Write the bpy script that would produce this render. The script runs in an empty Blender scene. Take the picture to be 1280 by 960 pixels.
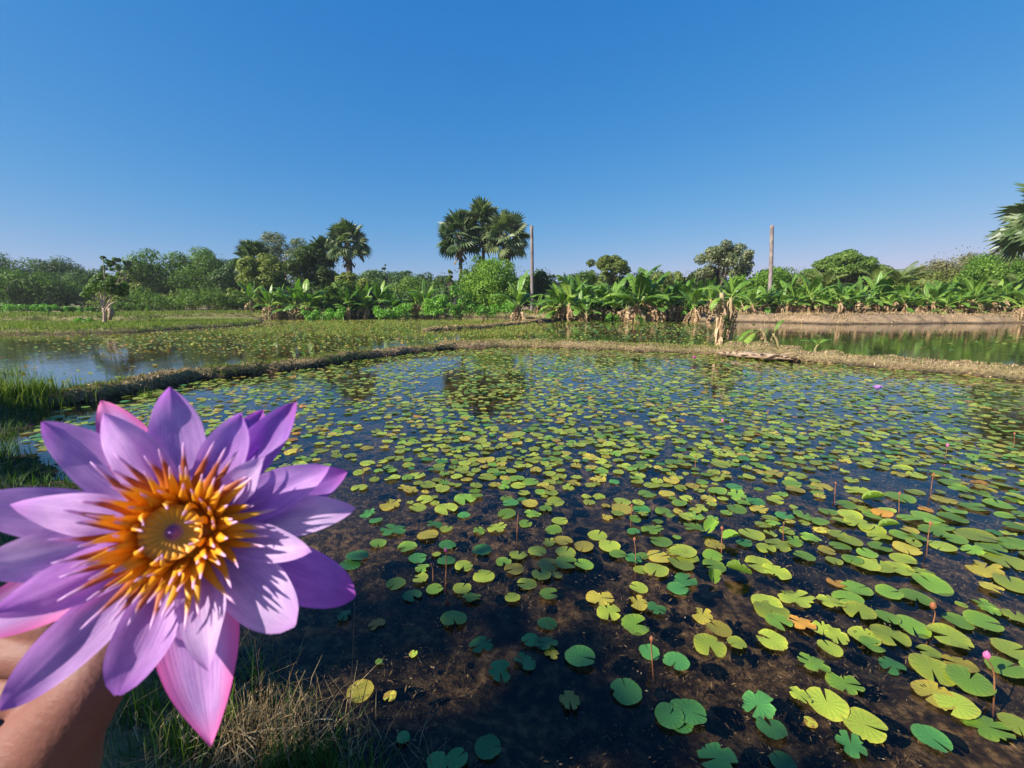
import bpy, math, random
import numpy as np
from mathutils import Vector, Matrix

S = bpy.context.scene
COL = S.collection
R = math.radians
rng = np.random.default_rng(11)
random.seed(5)

# ---------------------------------------------------------------- camera geometry
F = 560.0
PITCH = R(10.3)
CAM = np.array([0.0, 0.0, 1.75])
FWD = np.array([0, math.cos(PITCH), -math.sin(PITCH)])
UP = np.array([0, math.sin(PITCH), math.cos(PITCH)])
RT = np.array([1.0, 0, 0])

def ray(px, py):
    return FWD + RT * ((px - 640) / F) + UP * ((480 - py) / F)

def K(px, py, d):
    """world point seen at px,py at d metres along the view axis"""
    return CAM + ray(px, py) * d

def on(px, py, z=0.0):
    r = ray(px, py)
    return CAM + r * ((z - CAM[2]) / r[2])

def far(px, py, Y):
    r = ray(px, py)
    return CAM + r * (Y / r[1])

def to_px(P):
    P = np.atleast_2d(P) - CAM
    d = P @ FWD
    d = np.where(np.abs(d) < 1e-6, 1e-6, d)
    return 640 + F * (P @ RT) / d, 480 - F * (P @ UP) / d, d

# ---------------------------------------------------------------- numpy noise
def vnoise(x, y, seed=0):
    x = np.asarray(x, float); y = np.asarray(y, float)
    xi = np.floor(x).astype(np.int64); yi = np.floor(y).astype(np.int64)
    fx = x - xi; fy = y - yi
    fx = fx * fx * (3 - 2 * fx); fy = fy * fy * (3 - 2 * fy)
    def h(a, b):
        n = (a * 374761393 + b * 668265263 + seed * 1442695041) & 0x7fffffff
        n = ((n ^ (n >> 13)) * 1274126177) & 0x7fffffff
        return ((n ^ (n >> 16)) & 0xffff) / 65535.0
    a = h(xi, yi); b = h(xi + 1, yi); c = h(xi, yi + 1); d = h(xi + 1, yi + 1)
    return (a * (1 - fx) + b * fx) * (1 - fy) + (c * (1 - fx) + d * fx) * fy

def fbm(x, y, seed=0, o=4):
    s = 0; a = 0.5
    for i in range(o):
        s = s + a * vnoise(x * 2 ** i, y * 2 ** i, seed + i); a *= 0.5
    return s / (1 - 0.5 ** o)

def sstep(a, b, x):
    t = np.clip((x - a) / (b - a), 0, 1)
    return t * t * (3 - 2 * t)

# ---------------------------------------------------------------- object helpers
def link(o, parent=None):
    COL.objects.link(o)
    if parent is not None:
        o.parent = parent
    return o

def tag(o, label=None, cat=None, group=None, kind=None):
    if label: o['label'] = label
    if cat: o['category'] = cat
    if group: o['group'] = group
    if kind: o['kind'] = kind
    return o

def empty(name, loc, rz=0.0, sc=1.0):
    o = bpy.data.objects.new(name, None)
    o.empty_display_size = 0.1
    o.location = [float(v) for v in loc]; o.rotation_euler = (0, 0, rz); o.scale = (sc, sc, sc)
    return link(o)

def mesh_data(name, V, faces, mats, smooth=True, mi=None, tint=None, uv=None):
    me = bpy.data.meshes.new(name)
    V = np.asarray(V, np.float32)
    if isinstance(faces, np.ndarray):
        nf, k = faces.shape
        me.vertices.add(len(V)); me.vertices.foreach_set('co', V.ravel())
        me.loops.add(nf * k); me.loops.foreach_set('vertex_index', faces.astype(np.int32).ravel())
        me.polygons.add(nf)
        me.polygons.foreach_set('loop_start', np.arange(0, nf * k, k, dtype=np.int32))
        me.update(calc_edges=True)
    else:
        me.from_pydata([tuple(map(float, v)) for v in V], [], [tuple(int(i) for i in f) for f in faces])
    for m in (mats if isinstance(mats, (list, tuple)) else [mats]):
        me.materials.append(m)
    if mi is not None:
        me.polygons.foreach_set('material_index', np.asarray(mi, np.int32))
    if smooth:
        me.polygons.foreach_set('use_smooth', np.ones(len(me.polygons), bool))
    if tint is not None:
        a = me.attributes.new('tint', 'FLOAT', 'POINT')
        a.data.foreach_set('value', np.asarray(tint, np.float32))
    if uv is not None:
        u = me.uv_layers.new(name='UVMap')
        li = np.empty(len(me.loops), np.int32); me.loops.foreach_get('vertex_index', li)
        u.data.foreach_set('uv', np.asarray(uv, np.float32)[li].ravel())
    me.update()
    return me

def obj(name, me, parent=None, loc=None):
    o = bpy.data.objects.new(name, me)
    if loc is not None: o.location = [float(v) for v in loc]
    return link(o, parent)

class MB:
    """gathers pieces, then builds one mesh"""
    def __init__(s): s.V = []; s.F = []; s.MI = []; s.T = []; s.UV = []; s.n = 0
    def add(s, V, Fc, mi=0, tint=0.5, uv=None):
        V = np.asarray(V, float)
        s.V.append(V)
        s.F += [tuple(int(i) + s.n for i in f) for f in Fc]
        s.MI += [mi] * len(Fc)
        s.T.append(np.full(len(V), tint) if np.isscalar(tint) else np.asarray(tint))
        s.UV.append(np.zeros((len(V), 2)) if uv is None else np.asarray(uv))
        s.n += len(V)
    def data(s, name, mats, smooth=True):
        return mesh_data(name, np.concatenate(s.V), s.F, mats, smooth, s.MI, np.concatenate(s.T), np.concatenate(s.UV))

def nrm(v):
    v = np.asarray(v, float); l = np.linalg.norm(v)
    return v / l if l > 1e-9 else v

def tube(path, rad, seg=8, cap=True, wob=0.0, flat=None):
    """tube along path; flat=(axis vec, factor) squeezes section along axis"""
    P = np.asarray(path, float); n = len(P)
    rad = np.full(n, rad) if np.isscalar(rad) else np.asarray(rad, float)
    T = np.gradient(P, axis=0)
    up = np.array([0.31, 0.17, 0.93])
    t0 = nrm(T[0]); a = nrm(np.cross(t0, up))
    V = []; 
    for i in range(n):
        t = nrm(T[i]); a = nrm(a - t * np.dot(a, t)); b = np.cross(t, a)
        for k in range(seg):
            th = 2 * math.pi * k / seg
            r = rad[i] * (1 + wob * (random.random() - .5))
            off = (a * math.cos(th) + b * math.sin(th)) * r
            if flat is not None:
                ax, f = flat; off = off - ax * np.dot(off, ax) * (1 - f)
            V.append(P[i] + off)
    Fc = []
    for i in range(n - 1):
        for k in range(seg):
            k2 = (k + 1) % seg
            Fc.append((i * seg + k, i * seg + k2, (i + 1) * seg + k2, (i + 1) * seg + k))
    if cap:
        Fc.append(tuple(range(seg - 1, -1, -1))); Fc.append(tuple((n - 1) * seg + k for k in range(seg)))
    return np.array(V), Fc

def curve(pts, n=10):
    """smooth polyline through control points (Catmull-Rom)"""
    P = np.asarray(pts, float)
    Q = np.vstack([2 * P[0] - P[1], P, 2 * P[-1] - P[-2]])
    out = []
    segs = len(P) - 1
    for j in range(n):
        u = j / (n - 1) * segs; i = min(int(u), segs - 1); t = u - i
        a, b, c, d = Q[i], Q[i + 1], Q[i + 2], Q[i + 3]
        out.append(0.5 * ((2 * b) + (-a + c) * t + (2 * a - 5 * b + 4 * c - d) * t * t + (-a + 3 * b - 3 * c + d) * t ** 3))
    return np.array(out)

def lerp_r(r, n):
    return np.interp(np.linspace(0, 1, n), np.linspace(0, 1, len(r)), r)

# ---------------------------------------------------------------- materials
def newmat(name):
    m = bpy.data.materials.new(name); m.use_nodes = True
    nt = m.node_tree; nt.nodes.clear()
    out = nt.nodes.new('ShaderNodeOutputMaterial')
    return m, nt, out

def N(nt, t, **kw):
    n = nt.nodes.new('ShaderNode' + t)
    for k, v in kw.items():
        if k in n.inputs.keys() if isinstance(k, str) else False:
            n.inputs[k].default_value = v
        else:
            setattr(n, k, v)
    return n

def ramp(nt, stops, src=None):
    n = nt.nodes.new('ShaderNodeValToRGB')
    cr = n.color_ramp
    while len(cr.elements) < len(stops): cr.elements.new(0.5)
    for e, (p, c) in zip(cr.elements, stops):
        e.position = p; e.color = (*c, 1)
    if src is not None: nt.links.new(src, n.inputs[0])
    return n

def mixcol(nt, fac, a, b, mode='MIX'):
    n = nt.nodes.new('ShaderNodeMix'); n.data_type = 'RGBA'; n.blend_type = mode
    for s, v in ((0, fac), (6, a), (7, b)):
        if hasattr(v, 'is_linked') or hasattr(v, 'links'): nt.links.new(v, n.inputs[s])
        elif s == 0: n.inputs[0].default_value = v
        else: n.inputs[s].default_value = (*v, 1)
    return n.outputs[2]

def noise(nt, scale, detail=4, coord=None, rough=0.6):
    n = nt.nodes.new('ShaderNodeTexNoise'); n.inputs['Scale'].default_value = scale
    n.inputs['Detail'].default_value = detail; n.inputs['Roughness'].default_value = rough
    if coord is not None: nt.links.new(coord, n.inputs['Vector'])
    return n

def leaf_mat(name, dark, mid, light, trans=0.35, rough=0.5, spec=0.35, nscale=3.0):
    """foliage: colour varies leaf by leaf (tint) and with a coarse noise"""
    m, nt, out = newmat(name); L = nt.links
    at = N(nt, 'Attribute', attribute_name='tint')
    tc = N(nt, 'TexCoord')
    nz = noise(nt, nscale, 2, tc.outputs['Object'])
    ad = N(nt, 'Math', operation='MULTIPLY_ADD'); ad.inputs[1].default_value = 0.5; 
    L.new(nz.outputs[0], ad.inputs[0]); 
    sb = N(nt, 'Math', operation='SUBTRACT'); L.new(at.outputs['Fac'], sb.inputs[0]); sb.inputs[1].default_value = 0.25
    oi = N(nt, 'ObjectInfo'); ov = N(nt, 'MapRange'); ov.inputs['To Min'].default_value = -.2; ov.inputs['To Max'].default_value = .2; L.new(oi.outputs['Random'], ov.inputs[0])
    sa = N(nt, 'Math', operation='ADD'); L.new(sb.outputs[0], sa.inputs[0]); L.new(ov.outputs[0], sa.inputs[1])
    L.new(sa.outputs[0], ad.inputs[2])
    rp = ramp(nt, [(0.1, dark), (0.5, mid), (0.95, light)], ad.outputs[0])
    p = N(nt, 'BsdfPrincipled'); L.new(rp.outputs[0], p.inputs['Base Color'])
    p.inputs['Roughness'].default_value = rough; p.inputs['Specular IOR Level'].default_value = spec
    t = N(nt, 'BsdfTranslucent')
    tcx = mixcol(nt, 1.0, rp.outputs[0], (1.0, 1.25, 0.45), 'MULTIPLY'); L.new(tcx, t.inputs['Color'])
    mx = N(nt, 'MixShader'); mx.inputs[0].default_value = trans
    L.new(p.outputs[0], mx.inputs[1]); L.new(t.outputs[0], mx.inputs[2]); L.new(mx.outputs[0], out.inputs[0])
    return m

def rough_mat(name, c1, c2, c3=None, scale=6.0, rough=0.9, bump=0.3, bscale=30.0, stretch=None, spec=0.2):
    m, nt, out = newmat(name); L = nt.links
    tc = N(nt, 'TexCoord'); co = tc.outputs['Object']
    if stretch:
        mp = N(nt, 'Mapping'); mp.inputs['Scale'].default_value = stretch; L.new(co, mp.inputs[0]); co = mp.outputs[0]
    nz = noise(nt, scale, 5, co)
    rp = ramp(nt, [(0.3, c1), (0.5, c2), (0.72, c3 or c2)], nz.outputs[0])
    p = N(nt, 'BsdfPrincipled'); L.new(rp.outputs[0], p.inputs['Base Color'])
    p.inputs['Roughness'].default_value = rough; p.inputs['Specular IOR Level'].default_value = spec
    nb = noise(nt, bscale, 4, co)
    b = N(nt, 'Bump'); b.inputs['Strength'].default_value = bump; b.inputs['Distance'].default_value = 0.05
    L.new(nb.outputs[0], b.inputs['Height']); L.new(b.outputs[0], p.inputs['Normal'])
    L.new(p.outputs[0], out.inputs[0])
    return m

M = {}
M['tree_dark'] = leaf_mat('tree_dark', (0.0219, 0.041, 0.0126), (0.0486, 0.0869, 0.021), (0.0975, 0.143, 0.0368), .3, .55, .18)
M['tree_mid'] = leaf_mat('tree_mid', (0.0425, 0.082, 0.0158), (0.085, 0.154, 0.0273), (0.158, 0.246, 0.0473), .35, .55, .18)
M['tree_blue'] = leaf_mat('tree_blue', (.035, .068, .024), (.07, .125, .04), (.12, .20, .06), .3, .55, .18)
M['tree_light'] = leaf_mat('tree_light', (0.0668, 0.134, 0.0189), (0.121, 0.236, 0.0315), (0.219, 0.348, 0.0578), .4, .55, .18)
M['tree_olive'] = leaf_mat('tree_olive', (0.0726, 0.1, 0.0231), (0.132, 0.175, 0.0368), (0.238, 0.275, 0.063), .3, .55, .18)
M['tree_grey'] = leaf_mat('tree_grey', (0.0792, 0.106, 0.0473), (0.145, 0.175, 0.0788), (0.251, 0.263, 0.126), .25)
M['bamboo'] = leaf_mat('bamboo', (.10, .11, .045), (.17, .17, .075), (.26, .24, .12), .35)
M['shrub'] = leaf_mat('shrub', (0.066, 0.175, 0.0158), (0.132, 0.312, 0.0315), (0.224, 0.45, 0.0525), .35)
M['palm'] = leaf_mat('palm', (.03, .06, .018), (.075, .125, .04), (.22, .26, .12), .25, .42, .45)
M['palm_dead'] = leaf_mat('palm_dead', (.09, .06, .04), (.17, .115, .07), (.27, .19, .12), .15, .8, .1)
M['banana'] = leaf_mat('banana', (.05, .12, .018), (.12, .24, .03), (.28, .38, .07), .35, .40, .45, 1.2)
M['banana_dead'] = leaf_mat('banana_dead', (.16, .095, .05), (.32, .21, .12), (.46, .34, .21), .2, .85, .1)
M['coconut'] = leaf_mat('coconut', (.06, .10, .02), (.13, .18, .04), (.22, .25, .07), .3, .45, .4)
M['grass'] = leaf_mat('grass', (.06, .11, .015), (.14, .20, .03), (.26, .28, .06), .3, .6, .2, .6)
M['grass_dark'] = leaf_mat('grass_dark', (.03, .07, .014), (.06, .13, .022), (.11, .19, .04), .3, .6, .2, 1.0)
M['grass_dry'] = leaf_mat('grass_dry', (.17, .11, .05), (.34, .24, .12), (.50, .38, .22), .2, .8, .1, 1.0)
M['bark'] = rough_mat('bark', (.06, .045, .035), (.13, .10, .08), (.20, .165, .13), 5, .95, .5, 25, (1, 1, .35))
M['bark_pale'] = rough_mat('bark_pale', (.20, .15, .11), (.34, .26, .20), (.45, .37, .30), 4, .9, .5, 22, (1, 1, .4))
M['palm_trunk'] = rough_mat('palm_trunk', (.07, .055, .05), (.14, .115, .10), (.22, .19, .17), 3, .95, .6, 8, (.6, .6, 3))
M['pole_dark'] = rough_mat('pole_dark', (.09, .075, .07), (.16, .14, .13), (.24, .21, .20), 3, .9, .5, 8, (1, 1, .6))
M['pole_pale'] = rough_mat('pole_pale', (.11, .09, .085), (.19, .16, .15), (.27, .23, .22), 3, .9, .5, 8, (1, 1, .6))
M['banana_stem'] = rough_mat('banana_stem', (.10, .10, .035), (.22, .19, .08), (.34, .26, .15), 5, .7, .3, 20, (1, 1, .3))
M['trunk_dry'] = rough_mat('trunk_dry', (.15, .11, .07), (.27, .20, .14), (.40, .31, .23), 7, .95, .8, 22, (.5, 1.4, 1.4))
M['stalk'] = rough_mat('stalk', (.14, .06, .03), (.22, .10, .05), (.28, .14, .07), 30, .6, .1)
M['twig'] = rough_mat('twig', (.12, .07, .045), (.2, .13, .08), (.3, .2, .13), 20, .85, .2)
# ---------------------------------------------------------------- light, sky, camera
SUN_AZ = R(119)          # measured to the left of the view direction
SUN_EL = R(33)
sdir = np.array([-math.sin(SUN_AZ) * math.cos(SUN_EL), math.cos(SUN_AZ) * math.cos(SUN_EL), math.sin(SUN_EL)])
sl = bpy.data.lights.new('sun', 'SUN'); sl.energy = 5.0; sl.angle = R(0.53); sl.color = (1.0, 0.93, 0.82)
so = bpy.data.objects.new('sun', sl); link(so)
so.rotation_euler = Vector(-sdir).to_track_quat('-Z', 'Y').to_euler()

w = bpy.data.worlds.new('World'); S.world = w; w.use_nodes = True
nt = w.node_tree; nt.nodes.clear()
wo = nt.nodes.new('ShaderNodeOutputWorld'); bg = nt.nodes.new('ShaderNodeBackground')
sk = nt.nodes.new('ShaderNodeTexSky'); sk.sky_type = 'NISHITA'; sk.sun_disc = False
sk.sun_elevation = SUN_EL
sk.sun_rotation = math.atan2(sdir[0], sdir[1])
sk.air_density = 1.0; sk.dust_density = 0.6; sk.ozone_density = 3.0; sk.altitude = 0
# the deep, even azure of the photograph's sky: each channel of the sky gets its own contrast
def wm(op, a, b):
    n = nt.nodes.new('ShaderNodeMath'); n.operation = op
    nt.links.new(a, n.inputs[0]); n.inputs[1].default_value = b; return n.outputs[0]
sepc = nt.nodes.new('ShaderNodeSeparateColor'); comb = nt.nodes.new('ShaderNodeCombineColor')
nt.links.new(sk.outputs[0], sepc.inputs[0])
for i, (g_, c_) in enumerate(((1.62, .55), (.68, .492), (.30, .72))):
    nt.links.new(wm('MULTIPLY', wm('POWER', wm('MULTIPLY', sepc.outputs[i], .1706), g_), c_ / .1706), comb.inputs[i])
nt.links.new(comb.outputs[0], bg.inputs[0]); bg.inputs[1].default_value = 0.0769
nt.links.new(bg.outputs[0], wo.inputs[0])

cd = bpy.data.cameras.new('camera'); cam = bpy.data.objects.new('camera', cd); link(cam); S.camera = cam
cd.sensor_width = 36; cd.lens = 36 * F / 1280; cd.clip_start = 0.01; cd.clip_end = 5000
cam.location = CAM; cam.rotation_euler = (R(90) - PITCH, 0, 0)
cd.dof.use_dof = True; cd.dof.focus_distance = 6.0; cd.dof.aperture_fstop = 18
S.view_settings.view_transform = 'Standard'; S.view_settings.look = 'None'
S.view_settings.gamma = 1; S.view_settings.exposure = 1.15
try: S.view_settings.use_curve_mapping = False
except Exception: pass
S.cycles.max_bounces = 8; S.cycles.transparent_max_bounces = 24; S.cycles.diffuse_bounces = 3
S.cycles.use_denoising = True; S.cycles.sample_clamp_indirect = 6

# ---------------------------------------------------------------- terrain
def W2(px, py): return on(px, py)[:2]
BUND_A = np.array([W2(*p) for p in [(-260, 545), (0, 512), (110, 499), (240, 474), (335, 464), (430, 451), (510, 441), (565, 435.5), (625, 430.5)]])
BUND_B = np.array([W2(*p) for p in [(560, 435), (625, 433), (700, 434), (790, 437), (880, 441), (960, 447), (1050, 453), (1130, 460), (1200, 466), (1280, 473), (1420, 486), (1800, 522)]])
BUND_C = np.array([W2(*p) for p in [(535, 413.5), (580, 411), (622, 408), (665, 403), (705, 399)]])
SHORE = np.array([W2(*p) for p in [(500, 985), (470, 958), (420, 925), (345, 870), (260, 800), (160, 700), (105, 620), (58, 600), (12, 566), (2, 545), (45, 519), (50, 504), (35, 488), (0, 484), (-120, 486), (-260, 500)]])
L1 = np.vstack([SHORE, [[-60, 2], [-60, -30], [60, -30], [60, 0.55], [0.4, 0.75]]])
FARSH = np.array([W2(*p) for p in [(-900, 402), (-300, 404), (0, 404.5), (100, 403.5), (190, 402.5), (205, 399.5), (330, 397.5), (440, 396), (560, 396), (650, 397), (690, 400), (760, 399), (840, 401), (950, 403), (1050, 405.5), (1130, 405), (1200, 404.5), (1290, 403.5), (1500, 404), (2600, 404)]])
L2 = np.vstack([FARSH, [[900, 300], [900, 1500], [-900, 1500], [-900, 200]]])
L3 = np.array([W2(*p) for p in [(-500, 421), (-200, 420), (0, 418.5), (90, 418), (160, 416), (280, 409), (325, 405), (330, 400), (270, 398.5), (205, 398.5), (180, 405.8), (90, 406.8), (0, 406.8), (-200, 408), (-500, 408)]])

def seg_dist(X, Y, poly, closed=False):
    D = np.full(X.shape, 1e9)
    n = len(poly)
    for i in range(n if closed else n - 1):
        a = poly[i]; b = poly[(i + 1) % n]; d = b - a; l2 = d @ d + 1e-12
        t = np.clip(((X - a[0]) * d[0] + (Y - a[1]) * d[1]) / l2, 0, 1)
        D = np.minimum(D, np.hypot(X - a[0] - t * d[0], Y - a[1] - t * d[1]))
    return D

def inside(X, Y, poly):
    c = np.zeros(X.shape, bool); n = len(poly)
    for i in range(n):
        x1, y1 = poly[i]; x2, y2 = poly[(i + 1) % n]
        cr = ((y1 > Y) != (y2 > Y)) & (X < (x2 - x1) * (Y - y1) / (y2 - y1 + 1e-12) + x1)
        c ^= cr
    return c

def sdist(X, Y, poly):
    d = seg_dist(X, Y, poly, True)
    return np.where(inside(X, Y, poly), d, -d)

def height(X, Y):
    X = np.asarray(X, float); Y = np.asarray(Y, float)
    n1 = fbm(X * 1.3, Y * 1.3, 3) - .5; n2 = fbm(X * 5, Y * 5, 9) - .5
    h = -0.16 + 0.20 * n1 + 0.08 * n2 - 0.14 * sstep(5, 10, Y)
    # photographer's bank
    s1 = sdist(X, Y, L1) + 0.25 * n1
    h = np.maximum(h, -0.2 + 0.2 * sstep(-0.8, 0, s1) + 0.34 * sstep(0, 1.0, s1) + (0.09 * n1 + 0.06 * n2) * sstep(-.6, .3, s1))
    # far land: steep little bank
    s2 = sdist(X, Y, L2) + 2.4 * (fbm(X * .35, Y * .35, 21) - .5) + 1.1 * (fbm(X * 1.3, Y * 1.3, 23) - .5)
    top = np.where(X > 4, 0.58, 0.42)
    hill = 0.22 * fbm(X * .35, Y * .35, 31) * sstep(0.4, 2, s2)
    h = np.maximum(h, -0.3 + 0.3 * sstep(-1.2, 0, s2) + top * sstep(0, 1.5, s2) + hill + (0.22 * n1 + .08 * n2) * sstep(0, .8, s2))
    s3 = sdist(X, Y, L3) + 0.3 * n1
    h = np.maximum(h, -0.3 + 0.3 * sstep(-.9, 0, s3) + 0.26 * sstep(0, 0.7, s3) + 0.12 * n1 * sstep(-.2, .4, s3))
    for poly, hw, hh in ((BUND_A, .44, .22), (BUND_B, .76, .24), (BUND_C, .5, .18)):
        d = seg_dist(X, Y, poly) + 0.5 * n1 + .22 * n2
        h = np.maximum(h, -0.3 + (0.3 + hh + .20 * n1 + .16 * n2) * (1 - sstep(hw * .45, hw * 1.25, d)))
    # heap of dry earth beside the banana stump
    for (px, py, rr, hh) in ((918, 442.5, .8, .30), (950, 445, .9, .34), (985, 448, .8, .28), (1040, 453, .7, .22)):
        c = W2(px, py); d = np.hypot(X - c[0], (Y - c[1]) * 1.3)
        h = np.maximum(h, hh * (1 - sstep(.2, rr, d)) * 1.25 + .12 * n2 + .02 - .4 * sstep(rr * .8, rr * 1.3, d))
    return h

def axis(lo, hi, step, mid_lo, mid_hi, mstep, out_lo, out_hi, g=1.09):
    a = list(np.arange(lo, hi, step)); 
    s = mstep; x = hi
    while x < mid_hi: a.append(x); x += s
    while x < out_hi: a.append(x); s *= g; x += s
    a.append(out_hi); b = []; s = mstep; x = lo - s
    while x > mid_lo: b.append(x); x -= s
    while x > out_lo: b.append(x); s *= g; x -= s
    b.append(out_lo)
    return np.array(b[::-1] + a)

xs = axis(-9, 13, .11, -62, 62, .34, -1500, 1500)
ys = axis(.4, 19, .11, -4, 60, .22, -400, 2500)
GX, GY = np.meshgrid(xs, ys)
GZ = height(GX, GY)
nx, ny = len(xs), len(ys)
V = np.stack([GX.ravel(), GY.ravel(), GZ.ravel()], 1)
ii = np.arange((ny - 1) * nx).reshape(ny - 1, nx)[:, :-1].ravel()
Fq = np.stack([ii, ii + 1, ii + nx + 1, ii + nx], 1)
# green cover (0..1): left side and far left are grassy, the right banks are bare dry earth
gx, gy = GX.ravel(), GY.ravel()
cover = sstep(6, -4, gx) * .9 * (gy > 19.5) + (gx < -1) * (gy < 14) * .45 + .5 * (gy > 9) * (gy <= 19.5) * (gx > -1)
cover = cover * (fbm(gx * .6, gy * .6, 5) * 1.5)
cover = np.clip(cover, 0, 1)

def ground_mat():
    m, nt, out = newmat('earth'); L = nt.links
    geo = N(nt, 'NewGeometry'); at = N(nt, 'Attribute', attribute_name='tint')
    sep = N(nt, 'SeparateXYZ'); L.new(geo.outputs['Position'], sep.inputs[0])
    n1 = noise(nt, 1.7, 6, geo.outputs['Position']); n2 = noise(nt, 14, 5, geo.outputs['Position'])
    dry = ramp(nt, [(.25, (.085, .062, .034)), (.5, (.19, .14, .08)), (.75, (.36, .26, .165))], n1.outputs[0])
    dry2 = mixcol(nt, 0.5, dry.outputs[0], ramp(nt, [(.3, (.07, .048, .026)), (.6, (.33, .235, .15))], n2.outputs[0]).outputs[0])
    grn = ramp(nt, [(.3, (.06, .07, .02)), (.6, (.17, .17, .05))], n2.outputs[0])
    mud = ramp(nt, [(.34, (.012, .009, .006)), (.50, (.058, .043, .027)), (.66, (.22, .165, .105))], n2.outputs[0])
    c = mixcol(nt, at.outputs['Fac'], dry2, grn.outputs[0])
    ad = N(nt, 'Math', operation='MULTIPLY_ADD'); L.new(n1.outputs[0], ad.inputs[0]); ad.inputs[1].default_value = -.12; L.new(sep.outputs[2], ad.inputs[2])
    mr = N(nt, 'MapRange'); mr.inputs['From Min'].default_value = -.04; mr.inputs['From Max'].default_value = .12
    L.new(ad.outputs[0], mr.inputs[0])
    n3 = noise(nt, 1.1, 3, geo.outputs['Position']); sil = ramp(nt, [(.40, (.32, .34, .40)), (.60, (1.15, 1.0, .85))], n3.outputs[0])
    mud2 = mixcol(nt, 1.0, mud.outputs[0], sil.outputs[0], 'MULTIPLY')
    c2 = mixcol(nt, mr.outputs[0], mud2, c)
    p = N(nt, 'BsdfPrincipled'); L.new(c2, p.inputs['Base Color']); p.inputs['Roughness'].default_value = .92
    p.inputs['Specular IOR Level'].default_value = .15
    nb = noise(nt, 22, 6, geo.outputs['Position'], .7)
    b = N(nt, 'Bump'); b.inputs['Strength'].default_value = .8; b.inputs['Distance'].default_value = .05
    L.new(nb.outputs[0], b.inputs['Height']); L.new(b.outputs[0], p.inputs['Normal'])
    L.new(p.outputs[0], out.inputs[0]); return m
ground = obj('ground', mesh_data('ground', V, Fq, ground_mat(), True, tint=cover)); tag(ground, kind='structure')

def water_mat():
    m, nt, out = newmat('pond_water'); L = nt.links
    geo = N(nt, 'NewGeometry')
    n1 = noise(nt, 5.5, 3, geo.outputs['Position'], .55); n2 = noise(nt, .5, 2, geo.outputs['Position'])
    b = N(nt, 'Bump'); b.inputs['Distance'].default_value = .02
    ms = N(nt, 'MapRange'); ms.inputs['From Min'].default_value = .35; ms.inputs['From Max'].default_value = .7; ms.inputs['To Min'].default_value = .04; ms.inputs['To Max'].default_value = .20
    L.new(n2.outputs[0], ms.inputs[0]); L.new(ms.outputs[0], b.inputs['Strength'])
    L.new(n1.outputs[0], b.inputs['Height'])
    lw = N(nt, 'LayerWeight'); lw.inputs['Blend'].default_value = .5; L.new(b.outputs[0], lw.inputs['Normal'])
    pw5 = N(nt, 'Math', operation='POWER'); L.new(lw.outputs['Facing'], pw5.inputs[0]); pw5.inputs[1].default_value = 5
    fr = N(nt, 'Math', operation='MULTIPLY_ADD'); L.new(pw5.outputs[0], fr.inputs[0]); fr.inputs[1].default_value = .98; fr.inputs[2].default_value = .02
    tr = N(nt, 'BsdfTransparent'); tr.inputs[0].default_value = (.74, .70, .60, 1)
    gl = N(nt, 'BsdfGlossy'); gl.inputs['Roughness'].default_value = .02; gl.inputs[0].default_value = (1, 1, 1, 1)
    L.new(b.outputs[0], gl.inputs['Normal'])
    mx = N(nt, 'MixShader'); L.new(fr.outputs[0], mx.inputs[0]); L.new(tr.outputs[0], mx.inputs[1]); L.new(gl.outputs[0], mx.inputs[2])
    L.new(mx.outputs[0], out.inputs[0]); return m
wx = np.array([-140., 140.]); wy = np.array([-6., 62.])
WV = np.array([[-140, -6, 0], [140, -6, 0], [140, 62, 0], [-140, 62, 0]], float)
water = obj('water', mesh_data('water', WV, np.array([[0, 1, 2, 3]]), water_mat(), False)); tag(water, kind='structure')
# ---------------------------------------------------------------- foliage tools
def rand_dirs(n, up=0.0):
    d = rng.normal(size=(n, 3)); d /= np.linalg.norm(d, axis=1)[:, None]
    d[:, 2] += up; d /= np.linalg.norm(d, axis=1)[:, None]
    return d

def leaf_faces(P, D, s, asp=.5, tint=None):
    """one bent diamond leaf at each P, normal about D"""
    n = len(P)
    t = rng.normal(size=(n, 3)); t -= D * np.sum(t * D, 1)[:, None]; t /= np.linalg.norm(t, axis=1)[:, None] + 1e-9
    b = np.cross(D, t)
    s = (np.full(n, s) if np.isscalar(s) else s) * rng.uniform(.6, 1.35, n)
    s = s[:, None]
    V = np.stack([P - t * s * .5, P + b * s * asp * .5 + D * s * .08, P + t * s * .5 - D * s * .06, P - b * s * asp * .5 + D * s * .08], 1).reshape(-1, 3)
    Fq = np.arange(4 * n).reshape(n, 4)
    tn = rng.uniform(0.15, .85, n) if tint is None else tint
    return V, Fq, np.repeat(tn, 4)

def clump_cloud(centers, radii, nleaf, size, flat=.8, asp=.6):
    """leaves over the shells of many small clumps"""
    Ps = []; Ds = []; Ts = []
    vol = np.asarray(radii) ** 2; cnt = np.maximum(6, (nleaf * vol / vol.sum()).astype(int))
    for c, r, k in zip(centers, radii, cnt):
        d = rand_dirs(k, .15); rr = r * rng.uniform(.35, 1.05, k) ** .6
        p = c + d * rr[:, None] * np.array([1, 1, flat])
        Ps.append(p); Ds.append(nrm_rows(d + rng.normal(size=(k, 3)) * .55 + np.array([0, 0, .25])))
        Ts.append(np.clip(rng.normal(.5, .17, k) + rng.normal(0, .12), 0, 1))
    return leaf_faces(np.concatenate(Ps), np.concatenate(Ds), size, asp, np.concatenate(Ts))

def nrm_rows(a): return a / (np.linalg.norm(a, axis=1)[:, None] + 1e-9)

def gz(x, y): return float(height(np.array([x]), np.array([y]))[0])

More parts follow.
